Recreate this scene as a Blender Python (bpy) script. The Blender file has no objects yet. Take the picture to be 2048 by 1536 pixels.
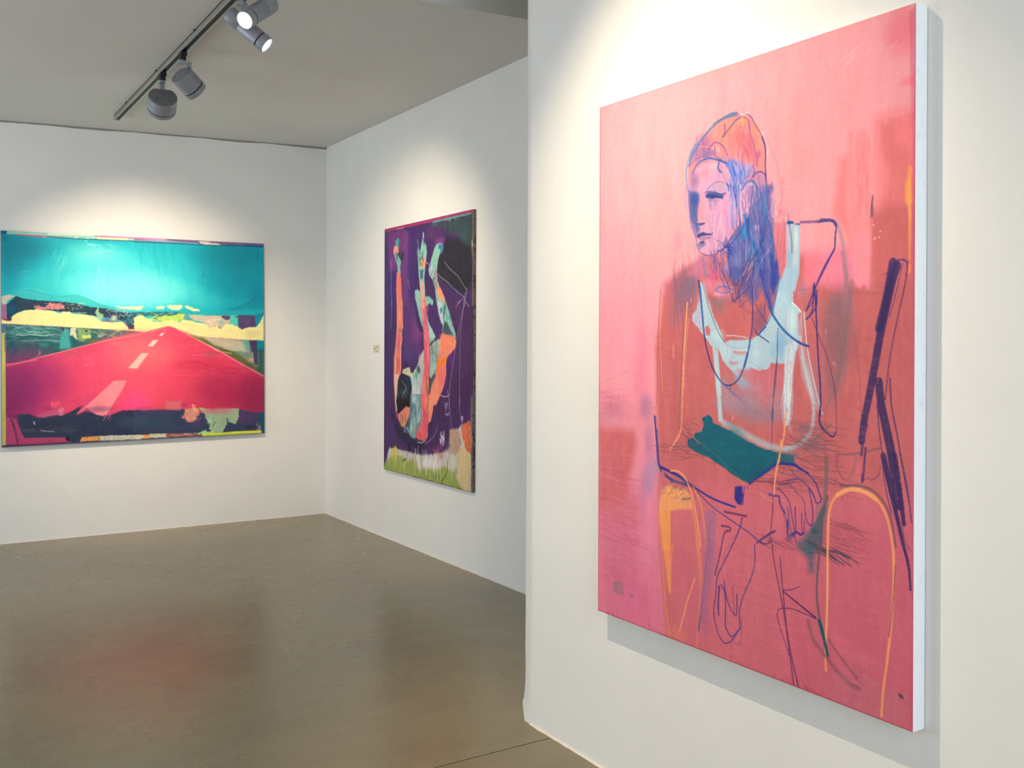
import bpy, bmesh, math
import numpy as np
from mathutils import Vector, Matrix

S = bpy.context.scene
COL = S.collection
# ------------------------------------------------------------------ camera
cam_d = bpy.data.cameras.new('camera')
cam = bpy.data.objects.new('camera', cam_d)
COL.objects.link(cam)
cam_d.sensor_width = 36.0
cam_d.lens = 36.0 * 1943.4 / 2048
cam_d.shift_y = -0.0394
cam_d.clip_start = 0.05
cam.location = (0, 0, 1.5)
cam.rotation_euler = (math.pi / 2, math.radians(-0.164), -0.5616)
cam.rotation_mode = 'XYZ'
S.camera = cam
# ------------------------------------------------------------------ view and sky
S.view_settings.view_transform = 'Standard'
S.view_settings.look = 'None'
S.view_settings.gamma = 1.0
S.view_settings.use_curve_mapping = False
S.view_settings.exposure = 0.48
W = bpy.data.worlds.new('daylight_sky')
S.world = W
W.use_nodes = True
wn = W.node_tree.nodes
sky = wn.new('ShaderNodeTexSky')
sky.sky_type = 'HOSEK_WILKIE'
sky.turbidity = 6.0
sky.sun_direction = (0.2, -0.3, 0.9)
W.node_tree.links.new(sky.outputs[0], wn['Background'].inputs[0])
wn['Background'].inputs[1].default_value = 0.6

def area(name, loc, aim, sx, sy, power, col):
    d = bpy.data.lights.new(name, 'AREA')
    d.shape = 'RECTANGLE'; d.size = sx; d.size_y = sy
    d.energy = power; d.color = col
    o = bpy.data.objects.new(name, d); COL.objects.link(o)
    o.location = loc
    o.rotation_euler = (Vector(aim) - Vector(loc)).to_track_quat('-Z', 'Y').to_euler()
    return o
# daylight through the two big windows: one behind the camera, one in the left wall
area('window_daylight', (0.3, -3.02, 1.85), (0.3, 1, 1.80), 3.2, 2.5, 100, (0.81, 0.905, 1.0))
area('side_window_daylight', (-3.42, 5.9, 1.75), (-2, 5.9, 1.80), 3.2, 2.3, 80, (0.79, 0.90, 1.0))

def spot(name, parent, loc, aim, power, cone, blend, col, rad=0.03):
    d = bpy.data.lights.new(name, 'SPOT')
    d.energy = power; d.spot_size = math.radians(cone); d.spot_blend = blend
    d.color = col; d.shadow_soft_size = rad
    o = bpy.data.objects.new(name, d); COL.objects.link(o)
    o.rotation_euler = (Vector(aim) - Vector(loc)).to_track_quat('-Z', 'Y').to_euler()
    o.location = loc
    if parent is not None:
        o.parent = parent
        o.matrix_parent_inverse = Matrix.Translation(parent.location).inverted()
    return o

# ------------------------------------------------------------------ materials
def lin(c):
    c = np.asarray(c, dtype=np.float64) / 255.0
    return np.where(c <= 0.04045, c / 12.92, ((c + 0.055) / 1.055) ** 2.4)

def mat(name, rgb, rough=0.6, metal=0.0, spec=0.5):
    m = bpy.data.materials.new(name); m.use_nodes = True
    b = m.node_tree.nodes['Principled BSDF']
    r = lin(rgb)
    b.inputs['Base Color'].default_value = (r[0], r[1], r[2], 1)
    b.inputs['Roughness'].default_value = rough
    b.inputs['Metallic'].default_value = metal
    b.inputs['Specular IOR Level'].default_value = spec
    return m, m.node_tree.nodes, m.node_tree.links, b

def noise(n, l, coord, scale, detail=4, rough=0.5, vec=None):
    t = n.new('ShaderNodeTexNoise')
    t.inputs['Scale'].default_value = scale
    t.inputs['Detail'].default_value = detail
    t.inputs['Roughness'].default_value = rough
    if vec:
        mp = n.new('ShaderNodeMapping'); mp.inputs['Scale'].default_value = vec
        l.new(coord, mp.inputs[0]); l.new(mp.outputs[0], t.inputs[0])
    else:
        l.new(coord, t.inputs[0])
    return t

def ramp(n, l, src, stops):
    r = n.new('ShaderNodeValToRGB')
    els = r.color_ramp.elements
    while len(els) > 1: els.remove(els[-1])
    els[0].position = stops[0][0]; els[0].color = (*stops[0][1], 1)
    for p, c in stops[1:]:
        e = els.new(p); e.color = (*c, 1)
    l.new(src, r.inputs[0])
    return r

def bump(n, l, b, h, strength, dist=0.01):
    x = n.new('ShaderNodeBump'); x.inputs['Strength'].default_value = strength
    x.inputs['Distance'].default_value = dist
    l.new(h, x.inputs['Height']); l.new(x.outputs[0], b.inputs['Normal'])

def plaster(name, rgb, rough=0.75):
    m, n, l, b = mat(name, rgb, rough, 0, 0.25)
    g = n.new('ShaderNodeNewGeometry')
    a = noise(n, l, g.outputs['Position'], 2.2, 5, 0.6)
    c = lin(rgb)
    r = ramp(n, l, a.outputs[0], [(0.25, tuple(c * 0.965)), (0.75, tuple(np.minimum(c * 1.02, 1)))])
    f = noise(n, l, g.outputs['Position'], 60, 6, 0.65)
    w = noise(n, l, g.outputs['Position'], 3.5, 3, 0.5)
    l.new(r.outputs[0], b.inputs['Base Color'])
    ad = n.new('ShaderNodeMath'); ad.operation = 'MULTIPLY_ADD'
    ad.inputs[1].default_value = 0.12
    l.new(f.outputs[0], ad.inputs[0]); l.new(w.outputs[0], ad.inputs[2])
    bump(n, l, b, ad.outputs[0], 0.28, 0.012)
    return m

M_WALL = plaster('white_plaster', (238, 236, 232))
M_CEIL = plaster('ceiling_plaster', (222, 220, 215))

def floor_material():
    m, n, l, b = mat('polished_concrete', (128, 115, 92), 0.3, 0, 0.5)
    g = n.new('ShaderNodeNewGeometry'); P = g.outputs['Position']
    a = noise(n, l, P, 1.3, 6, 0.6)
    base = lin((136, 123, 94))
    r = ramp(n, l, a.outputs[0], [(0.3, tuple(base * 0.88)), (0.5, tuple(base)), (0.72, tuple(base * 1.12))])
    # fine speckle
    s = noise(n, l, P, 180, 3, 0.7)
    mx = n.new('ShaderNodeMix'); mx.data_type = 'RGBA'; mx.blend_type = 'OVERLAY'
    mx.inputs[0].default_value = 0.26
    l.new(r.outputs[0], mx.inputs[6]); l.new(s.outputs[0], mx.inputs[7])
    # drifting trowel streaks running along the room
    t = noise(n, l, P, 1.0, 7, 0.62, vec=(2.0, 9.0, 1))
    tr = ramp(n, l, t.outputs[0], [(0.3, (0.86, 0.86, 0.86)), (0.52, (1, 1, 1)), (0.8, (1.13, 1.12, 1.1))])
    m2 = n.new('ShaderNodeMix'); m2.data_type = 'RGBA'; m2.blend_type = 'MULTIPLY'
    m2.inputs[0].default_value = 0.5
    l.new(mx.outputs[2], m2.inputs[6]); l.new(tr.outputs[0], m2.inputs[7])
    # pale veins: thin contour of warped noise
    v = noise(n, l, P, 0.9, 5, 0.55)
    vr = ramp(n, l, v.outputs[0], [(0.488, (0, 0, 0)), (0.497, (1, 1, 1)), (0.506, (0, 0, 0))])
    vb = noise(n, l, P, 2.7, 2, 0.5)
    vm = n.new('ShaderNodeMath'); vm.operation = 'MULTIPLY'
    l.new(vr.outputs[0], vm.inputs[0]); l.new(vb.outputs[0], vm.inputs[1])
    vs = n.new('ShaderNodeMath'); vs.operation = 'MULTIPLY'; vs.inputs[1].default_value = 0.06
    l.new(vm.outputs[0], vs.inputs[0])
    m3 = n.new('ShaderNodeMix'); m3.data_type = 'RGBA'
    l.new(vs.outputs[0], m3.inputs[0]); l.new(m2.outputs[2], m3.inputs[6])
    c = lin((182, 172, 150)); m3.inputs[7].default_value = (*c, 1)
    # brown scuffs and smudges: sparse peaks of a stretched noise
    q = noise(n, l, P, 1.0, 5, 0.6, vec=(3.2, 7.5, 1))
    qr = ramp(n, l, q.outputs[0], [(0.655, (0, 0, 0)), (0.69, (1, 1, 1))])
    m4 = n.new('ShaderNodeMix'); m4.data_type = 'RGBA'
    qs = n.new('ShaderNodeMath'); qs.operation = 'MULTIPLY'; qs.inputs[1].default_value = 0.30
    l.new(qr.outputs[0], qs.inputs[0]); l.new(qs.outputs[0], m4.inputs[0])
    l.new(m3.outputs[2], m4.inputs[6]); m4.inputs[7].default_value = (*lin((92, 76, 52)), 1)
    # broad cloudy patches
    u = noise(n, l, P, .55, 3, .55)
    ur = ramp(n, l, u.outputs[0], [(.35, (.9, .89, .86)), (.65, (1.08, 1.07, 1.05))])
    m5 = n.new('ShaderNodeMix'); m5.data_type = 'RGBA'; m5.blend_type = 'MULTIPLY'; m5.inputs[0].default_value = 1.0
    l.new(m4.outputs[2], m5.inputs[6]); l.new(ur.outputs[0], m5.inputs[7])
    l.new(m5.outputs[2], b.inputs['Base Color'])
    rr = ramp(n, l, a.outputs[0], [(0.3, (.23, .23, .23)), (0.7, (.31, .31, .31))])
    l.new(rr.outputs[0], b.inputs['Roughness'])
    w = noise(n, l, P, 1.6, 3, 0.5)
    bump(n, l, b, w.outputs[0], 0.10, 0.02)
    return m
M_FLOOR = floor_material()

def brushed(name, rgb, rough=0.42, metal=0.55):
    m, n, l, b = mat(name, rgb, rough, metal, 0.5)
    g = n.new('ShaderNodeTexCoord')
    a = noise(n, l, g.outputs['Object'], 90, 4, 0.6)
    rr = n.new('ShaderNodeMapRange')
    rr.inputs[3].default_value = rough - 0.06; rr.inputs[4].default_value = rough + 0.08
    l.new(a.outputs[0], rr.inputs[0]); l.new(rr.outputs[0], b.inputs['Roughness'])
    bump(n, l, b, a.outputs[0], 0.05, 0.001)
    return m
M_GREY = brushed('silver_grey_lacquer', (150, 153, 160), 0.45, 0.35)
M_CAP = brushed('dark_grey_lacquer', (122, 125, 131), 0.5, 0.3)
M_BRACKET = brushed('bracket_grey', (150, 156, 158), 0.5, 0.3)
M_ALU = brushed('track_aluminium', (158, 154, 145), 0.4, 0.4)
M_TRIM = brushed('track_edge_aluminium', (205, 205, 200), 0.35, 0.6)
M_BLACK = brushed('black_plastic', (20, 20, 22), 0.5, 0.0)
M_DARK = brushed('dark_gap', (12, 12, 14), 0.8, 0.0)

def glowing(name, rgb, strength):
    m, n, l, b = mat(name, rgb, 0.3)
    c = lin(rgb)
    b.inputs['Emission Color'].default_value = (*c, 1)
    g = n.new('ShaderNodeTexCoord')
    v = n.new('ShaderNodeTexVoronoi'); v.inputs['Scale'].default_value = 120
    l.new(g.outputs['Object'], v.inputs[0])
    r = n.new('ShaderNodeMapRange'); r.inputs[3].default_value = strength
    r.inputs[4].default_value = strength * 0.75
    l.new(v.outputs[0], r.inputs[0]); l.new(r.outputs[0], b.inputs['Emission Strength'])
    return m
M_LENS = glowing('lit_lens', (255, 250, 240), 14.0)

# ------------------------------------------------------------------ mesh helpers
def link(name, bm, m, parent=None, smooth=False):
    me = bpy.data.meshes.new(name)
    bmesh.ops.recalc_face_normals(bm, faces=bm.faces)
    bm.to_mesh(me); bm.free()
    if smooth:
        for p in me.polygons: p.use_smooth = True
        me.set_sharp_from_angle(angle=math.radians(35))
    o = bpy.data.objects.new(name, me); COL.objects.link(o)
    if m: me.materials.append(m)
    if parent is not None: o.parent = parent
    return o

def box(bm, x0, x1, y0, y1, z0, z1, bev=0):
    r = bmesh.ops.create_cube(bm, size=1)
    vs = r['verts']
    for v in vs:
        v.co = Vector((x0 + (v.co.x + .5) * (x1 - x0), y0 + (v.co.y + .5) * (y1 - y0), z0 + (v.co.z + .5) * (z1 - z0)))
    if bev:
        es = set(e for v in vs for e in v.link_edges)
        bmesh.ops.bevel(bm, geom=list(es), offset=bev, segments=2, affect='EDGES', profile=0.6)
    return vs

def prism(bm, pts, z0, z1):
    """closed polygon (x, y) extruded from z0 to z1; z1 may be a function of (x, y)"""
    top = z1 if callable(z1) else (lambda x, y: z1)
    a = [bm.verts.new((x, y, z0)) for x, y in pts]
    b = [bm.verts.new((x, y, top(x, y))) for x, y in pts]
    bm.faces.new(a); bm.faces.new(b)
    for i in range(len(pts)):
        j = (i + 1) % len(pts)
        bm.faces.new((a[i], a[j], b[j], b[i]))

def structure(o):
    o['kind'] = 'structure'; return o

# ------------------------------------------------------------------ room shell
XR, XM, YB = 2.1044, 3.1726, 8.1177       # front right wall, rear right wall, back wall
XL, YF = -3.5, -3.1                       # left wall, wall behind the camera
YS = 4.30                                 # where the low ceiling ends
def zc(x, y=0):                           # the low ceiling sinks a little to the left
    return 3.222 - 0.030 * (XM - x)
HI = 3.75
bm = bmesh.new(); box(bm, XL - .2, XM + .2, YF - .2, YB + .2, -0.12, 0)
structure(link('floor', bm, M_FLOOR))
bm = bmesh.new(); box(bm, XL - .2, XM + .2, YB, YB + .2, -0.1, HI + .2)
structure(link('wall_back', bm, M_WALL))
bm = bmesh.new(); box(bm, XM, XM + .2, YF - .2, YB + .0, -0.1, HI + .2)
structure(link('wall_right_rear', bm, M_WALL))

def holed_wall(name, horizontal, c0, c1, a0, a1, h0, h1, z0, z1, top):
    """wall slab with one window opening; the slab spans a0..a1 along its length"""
    bm = bmesh.new()
    def b(p0, p1, q0, q1):
        if horizontal: box(bm, p0, p1, c0, c1, q0, q1)
        else: box(bm, c0, c1, p0, p1, q0, q1)
    b(a0, h0, -.1, top); b(h1, a1, -.1, top); b(h0, h1, -.1, z0); b(h0, h1, z1, top)
    return structure(link(name, bm, M_WALL))
holed_wall('wall_front', True, YF - .2, YF, XL - .2, XM, -1.4, 2.0, .55, 3.15, HI + .2)
holed_wall('wall_left', False, XL - .2, XL, YF, YB, 4.2, 7.6, .55, 2.95, HI + .2)

M_FRAME = brushed('white_window_frame', (225, 225, 222), 0.5, 0.0)
def glass_mat():
    m, n, l, b = mat('window_glass', (240, 248, 246), 0.02)
    b.inputs['Transmission Weight'].default_value = 1.0
    b.inputs['IOR'].default_value = 1.45
    return m
M_GLASS = glass_mat()
def window(name, horizontal, c, h0, h1, z0, z1):
    bm = bmesh.new()
    def b(p0, p1, q0, q1, d=.03):
        if horizontal: box(bm, p0, p1, c - d, c + d, q0, q1, .004)
        else: box(bm, c - d, c + d, p0, p1, q0, q1, .004)
    w = .06
    b(h0, h1, z0, z0 + w); b(h0, h1, z1 - w, z1); b(h0, h0 + w, z0, z1); b(h1 - w, h1, z0, z1)
    mid = (h0 + h1) / 2; b(mid - w / 2, mid + w / 2, z0, z1)
    o = structure(link(name, bm, M_FRAME))
    bm = bmesh.new(); b(h0 + w, h1 - w, z0 + w, z1 - w, .004)
    link('window_pane', bm, M_GLASS, o)
window('window_1', True, YF - .12, -1.4, 2.0, .55, 3.15)
window('window_2', False, XL - .12, 4.2, 7.6, .55, 2.95)

# low ceiling over the far half, then the step up to the high ceiling
bm = bmesh.new()
prism(bm, [(XL, YS), (XM, YS), (XM, YB), (XL, YB)], HI, lambda x, y: zc(x))
structure(link('ceiling_low', bm, M_CEIL))
bm = bmesh.new(); box(bm, XL - .2, XM, YF - .2, YS, HI, HI + .2)
structure(link('ceiling_high', bm, M_CEIL))

# front right wall: a free-standing partition whose left end is rounded off unevenly
def partition():
    bm = bmesh.new()
    zs = [0, .015, .05, .1, .16, .25, .4, .9, 1.5, 2.2, 3.0, HI]
    ks = [.90, .89, .87, .83, .78, .74, .71, .66, .5, .3, .16, .1]
    ya = [3.245, 3.235, 3.225, 3.215, 3.21, 3.205, 3.20, 3.20, 3.205, 3.215, 3.225, 3.23]
    rings = []
    for z, k, a in zip(zs, ks, ya):
        dx, dy = (.108 + .026 * max(0, 1 - z / .3)) * k, .215 * k
        pts = [(XR, YF), (XR, a - .03), (XR, a - .008), (XR + .004, a + .004), (XR + dx * .5, a + dy * .52),
               (XR + dx * .92, a + dy * .95), (XR + dx + .012, a + dy), (XR + .30, a + dy), (XR + .30, YF)]
        rings.append([bm.verts.new((x, y, z)) for x, y in pts])
    for r0, r1 in zip(rings, rings[1:]):
        for i in range(len(r0)):
            j = (i + 1) % len(r0)
            bm.faces.new((r0[i], r0[j], r1[j], r1[i]))
    bm.faces.new(rings[0]); bm.faces.new(rings[-1])
    return structure(link('wall_right_front', bm, M_WALL, smooth=True))
partition()

# hairline plaster joints where the walls meet the floor, and the saw cut in the slab
def joint(name, pts, w, m, z=0.0015, seed=1, h=.006):
    rng = np.random.default_rng(seed)
    bm = bmesh.new(); rows = []
    P = [Vector((*p, 0)) for p in pts]
    full = []
    for a, b in zip(P, P[1:]):
        n = max(2, int((b - a).length / .03))
        full += [(a.lerp(b, i / n), (b - a).normalized()) for i in range(n)]
    full.append((P[-1], (P[-1] - P[-2]).normalized()))
    for p, d in full:
        s = Vector((-d.y, d.x, 0)); ww = w * (0.7 + 0.6 * rng.random())
        c = [p, p + s * ww, p + s * ww, p]
        zz = [-.001, -.001, z, h]
        rows.append([bm.verts.new((q.x, q.y, k)) for q, k in zip(c, zz)])
    for r0, r1 in zip(rows, rows[1:]):
        for i in range(4):
            j = (i + 1) % 4; bm.faces.new((r0[i], r0[j], r1[j], r1[i]))
    bm.faces.new(rows[0]); bm.faces.new(rows[-1])
    return structure(link(name, bm, m, smooth=False))
M_JOINT = plaster('joint_plaster', (226, 214, 200))
joint('trim_1', [(XM, YB), (XM, 3.3)], -.008, M_JOINT, seed=2)
joint('trim_2', [(XR, 3.20), (XR, YF)], -.008, M_JOINT, seed=3)
joint('trim_3', [(XL, YB), (XM, YB)], -.005, M_JOINT, seed=4, h=.004)
bm = bmesh.new()
box(bm, -3.5, XR, 3.048, 3.052, -.002, .0006)
M_SEAM = mat('seam_filler', (70, 60, 46), .7)[0]
structure(link('trim_4', bm, M_SEAM))

# thin darker strip of uneven depth where the back wall meets the ceiling, wandering a little
def wavy_strip(name, x0, x1, y, zf, m, seed):
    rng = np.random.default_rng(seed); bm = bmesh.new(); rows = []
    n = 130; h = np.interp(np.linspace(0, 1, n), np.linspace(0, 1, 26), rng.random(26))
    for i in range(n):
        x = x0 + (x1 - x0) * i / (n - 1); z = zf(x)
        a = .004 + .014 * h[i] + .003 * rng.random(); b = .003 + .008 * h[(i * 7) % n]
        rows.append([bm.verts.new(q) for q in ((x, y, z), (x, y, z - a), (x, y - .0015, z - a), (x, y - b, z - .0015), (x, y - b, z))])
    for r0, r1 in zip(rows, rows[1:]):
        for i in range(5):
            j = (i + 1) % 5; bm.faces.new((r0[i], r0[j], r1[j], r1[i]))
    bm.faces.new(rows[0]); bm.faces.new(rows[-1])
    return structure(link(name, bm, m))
M_STRIP = plaster('dark_plaster', (150, 148, 140), .9)
wavy_strip('trim_5', XL, XM, YB, zc, M_STRIP, 5)

# ------------------------------------------------------------------ track and spotlights
def thing(name, label, cat, loc, group=None):
    o = bpy.data.objects.new(name, None); COL.objects.link(o)
    o.location = loc; o['label'] = label; o['category'] = cat
    o.empty_display_size = .1
    if group: o['group'] = group
    return o

TX = 1.339
def track(y0, y1, x, z, label, slope=True):
    r = thing('light_track', label, 'track', (x, (y0 + y1) / 2, z))
    bm = bmesh.new(); L = (y1 - y0) / 2
    w, h = .018, .034
    # aluminium channel: two cheeks and a web, open downwards
    box(bm, -w, -w + .004, -L, L, -h, 0); box(bm, w - .004, w, -L, L, -h, 0)
    box(bm, -w, w, -L, L, -.006, 0)
    link('channel', bm, M_ALU, r)
    bm = bmesh.new(); box(bm, -w + .004, w - .004, -L, L, -h + .006, -.006)
    link('conductor_slot', bm, M_BLACK, r)
    bm = bmesh.new()
    box(bm, -w - .001, -w + .004, -L, L, -h - .002, -h); box(bm, w - .004, w + .001, -L, L, -h - .002, -h)
    link('edge_strip', bm, M_TRIM, r)
    bm = bmesh.new(); box(bm, -w - .002, w + .002, L, L + .02, -h - .003, 0, .002)
    link('end_cap', bm, M_ALU, r)
    for y in (5.27, 6.18, 7.12):
        if y0 < y < y1:
            yy = y - (y0 + y1) / 2
            bm = bmesh.new(); box(bm, -w - .022, -w, yy - .012, yy + .012, -.006, 0, .001)
            c = link('fixing_clip', bm, M_TRIM, r)
            bm = bmesh.new(); box(bm, -w - .010, -w - .001, yy - .014, yy - .004, -.012, -.006)
            link('screw', bm, M_DARK, c)
    return r

def cyl_between(bm, a, b, ra, rb, seg=40, caps=True):
    a, b = Vector(a), Vector(b); d = b - a
    q = d.to_track_quat('Z', 'Y').to_matrix().to_4x4()
    M = Matrix.Translation((a + b) / 2) @ q
    bmesh.ops.create_cone(bm, cap_ends=caps, cap_tris=False, segments=seg, radius1=ra, radius2=rb, depth=d.length, matrix=M)

def lathe(bm, prof, axis, origin, seg=48, flat=None):
    """prof: (distance along axis, radius); flat: chord cut facing +up of the local frame"""
    ax = Vector(axis).normalized()
    up = Vector((0, 0, 1)) - ax * ax.z; up.normalize(); sd = ax.cross(up)
    rings = []
    for t, r in prof:
        ring = []
        for i in range(seg):
            an = 2 * math.pi * i / seg
            cu, cs = math.cos(an) * r, math.sin(an) * r
            if flat is not None: cu = min(cu, flat)
            ring.append(bm.verts.new(Vector(origin) + ax * t + up * cu + sd * cs))
        rings.append(ring)
    for a, b in zip(rings, rings[1:]):
        for i in range(seg):
            j = (i + 1) % seg; bm.faces.new((a[i], a[j], b[j], b[i]))
    return rings

def spotlight(label, y, aim, R, L, ring_len, drop, zt, x=TX, side=1, power=60, cone=50, blend=.8, col=(1, .83, .60), yaw=0.0, slim=False, arm=.09, off=None, group='grey spotlights on the ceiling track'):
    r = thing('track_spotlight', label, 'spotlight', (x, y, zt), group)
    bm = bmesh.new()
    box(bm, -.017, .017, -.035, .035, -.022, -.0028, .001)
    box(bm, -.015, .015, -.020, .020, -.046, -.020, .002)
    link('track_adapter', bm, M_BLACK, r)
    d = Vector(aim).normalized()
    # pivot of the housing relative to the adapter
    piv = Vector((0, 0, -drop)) + (Vector(off) if off else Vector((0, 0, 0)))
    up = Vector((0, 0, 1)) - d * d.z; up.normalize(); sd = d.cross(up)
    # bracket: stem, sideways plate and the arm that holds the housing
    hold = piv - d * (L * .18) + up * (R * .55)
    bm = bmesh.new()
    cyl_between(bm, (0, 0, -.058), (0, 0, -.044), .016, .016, 24)
    h = Vector((hold.x, hold.y, 0)); n = h.normalized() if h.length > .01 else Vector((side, 0, 0))
    def bar(a, b, w, t):
        a, b = Vector(a), Vector(b); v = b - a
        q = v.to_track_quat('Z', 'Y').to_matrix().to_4x4()
        bmr = bmesh.ops.create_cube(bm, size=1)['verts']
        for vv in bmr: vv.co = Vector((vv.co.x * w, vv.co.y * t, vv.co.z * (v.length + t * .5)))
        M = Matrix.Translation((a + b) / 2) @ q
        for vv in bmr: vv.co = M @ vv.co
    bar(Vector((0, 0, -.060)) - n * .022, Vector((hold.x, hold.y, -.060)), .032, .011)
    bar(Vector((hold.x, hold.y, -.058)), hold, .028, .010)
    link('bracket', bm, M_BRACKET, r)
    # housing
    bm = bmesh.new()
    fl = R * (.80 if not slim else .97)
    body = L - ring_len
    back = piv - d * (L * .5)
    pr = [(.004, R * .965), (0.0, R - .001), (.003, R), (body * .42, R), (body * .425, R * .985), (body * .43, R), (body, R), (body, R * .93), (body + .006, R * .93)]
    lathe(bm, [(.0, .001)] + pr[:1] + pr[2:], d, back, flat=fl if not slim else None)
    link('housing', bm, M_GREY, r, smooth=True)
    bm = bmesh.new()
    lathe(bm, [(-.0015, .001), (-.0015, R * .93), (.004, R * .94)], d, back, flat=fl - .004 if not slim else None)
    cap = link('back_cap', bm, M_CAP, r, smooth=True)
    bm = bmesh.new()
    o = back - up * R * .35 - sd * R * .45
    cyl_between(bm, o - d * .003, o - d * .001, .0042, .0042, 16)
    link('screw_hole', bm, M_DARK, cap)
    bm = bmesh.new()
    lathe(bm, [(body + .001, R * .80), (body + .001, R * .935), (body + .008, R * .935)], d, back)
    link('shadow_gap', bm, M_DARK, r, smooth=True)
    bm = bmesh.new()
    lathe(bm, [(body + .007, R * .93), (body + .007, R), (L - .002, R), (L, R * .985), (L, R * .90), (L - .012, R * .74)], d, back)
    link('front_ring', bm, M_GREY, r, smooth=True)
    bm = bmesh.new()
    lathe(bm, [(L - .012, .0005), (L - .010, R * .5), (L - .012, R * .75)], d, back)
    link('lens', bm, M_LENS, r, smooth=True)
    q = Vector((x, y, zt)) + back + d * (L + .004)
    if power > 0:
        spot('track_spot_beam', r, q, q + d, power, cone, blend, col, .012)
    return r
#@ROOM_END@
ZT = zc(TX)
track(4.20, 7.565, TX, ZT, 'grey aluminium track running along the ceiling towards the back wall')
zl = ZT - .034
def beam(pfrom, target): return Vector(target) - Vector(pfrom)
D_ = spotlight('short wide grey spotlight nearest the back wall, its round back towards us', 6.117,
               (0.25, 1.78, -1.30), .083, .115, .03, .185, zl, power=170, cone=70, blend=1.0)
C_ = spotlight('short grey spotlight second from the track end, tilted down to the right', 5.616,
               (1.79, .78, -1.35), .064, .135, .035, .172, zl, power=98, cone=80, blend=1.0, off=(.029, -.018, 0))
B_ = spotlight('slim grey spotlight pointing down to the right below the glowing one', 4.49,
               (.645, -.37, -.60), .040, .225, .045, .180, zl, power=20, cone=50, slim=True, off=(.024, -.015, 0))
A_ = spotlight('slim grey spotlight with its glowing white lens turned towards us', 4.31,
               (-.663, -.438, -.571), .041, .225, .045, .148, zl, power=20, cone=50, slim=True, off=(.015, -.010, 0))
# the light that falls on the pink canvas comes from its own spotlight, up on the high ceiling
Z2 = HI - .034
track(1.2, 3.6, .80, HI, 'aluminium track on the high ceiling facing the pink canvas')
E_ = spotlight('spotlight on the high ceiling aimed at the pink canvas', 2.55, (1.27, -.30, -2.35), .064, .135, .035, .150, Z2, x=.80,
               power=188, cone=74, blend=1.0)

# ------------------------------------------------------------------ canvases
def canvas_material(name, weave, rough=0.55):
    m, n, l, b = mat(name, (200, 200, 200), rough, 0, 0.22)
    a = n.new('ShaderNodeAttribute'); a.attribute_name = 'pigment'
    g = n.new('ShaderNodeTexCoord')
    f = noise(n, l, g.outputs['Object'], 14, 6, 0.65, vec=(1, 1, .25))
    r = ramp(n, l, f.outputs[0], [(0.3, (.95, .95, .95)), (0.7, (1.05, 1.05, 1.05))])
    mx = n.new('ShaderNodeMix'); mx.data_type = 'RGBA'; mx.blend_type = 'MULTIPLY'
    mx.inputs[0].default_value = 1.0
    l.new(a.outputs[0], mx.inputs[6]); l.new(r.outputs[0], mx.inputs[7])
    l.new(mx.outputs[2], b.inputs['Base Color'])
    w = noise(n, l, g.outputs['Object'], weave, 2, 0.5)
    ad = n.new('ShaderNodeMath'); ad.operation = 'MULTIPLY_ADD'; ad.inputs[1].default_value = .5
    l.new(w.outputs[0], ad.inputs[0]); l.new(f.outputs[0], ad.inputs[2])
    bump(n, l, b, ad.outputs[0], 0.35, 0.004)
    return m
M_CANVAS = canvas_material('painted_canvas', 420)

def side_material():
    m, n, l, b = mat('white_canvas_side', (236, 240, 244), .7)
    g = n.new('ShaderNodeTexCoord')
    a = noise(n, l, g.outputs['Object'], 26, 5, .7)
    c = lin((236, 240, 244)); k = lin((60, 66, 90))
    r = ramp(n, l, a.outputs[0], [(.26, tuple(k)), (.30, tuple(c * .93)), (.5, tuple(c))])
    l.new(r.outputs[0], b.inputs['Base Color'])
    bump(n, l, b, a.outputs[0], .2, .003)
    return m
def raw_side():
    m, n, l, b = mat('paint_crusted_side', (170, 160, 140), .7)
    g = n.new('ShaderNodeTexCoord')
    a = noise(n, l, g.outputs['Object'], 11, 6, .75)
    r = ramp(n, l, a.outputs[0], [(.32, tuple(lin((50, 40, 66)))), (.42, tuple(lin((80, 70, 54)))), (.5, tuple(lin((140, 136, 126)))), (.56, tuple(lin((130, 90, 60)))), (.64, tuple(lin((62, 58, 48))))])
    l.new(r.outputs[0], b.inputs['Base Color'])
    bump(n, l, b, a.outputs[0], .5, .01)
    return m
M_SIDE = side_material(); M_RAW = raw_side()
M_SIDE1 = brushed('grey_canvas_side', (120, 122, 124), .7, 0)

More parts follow.
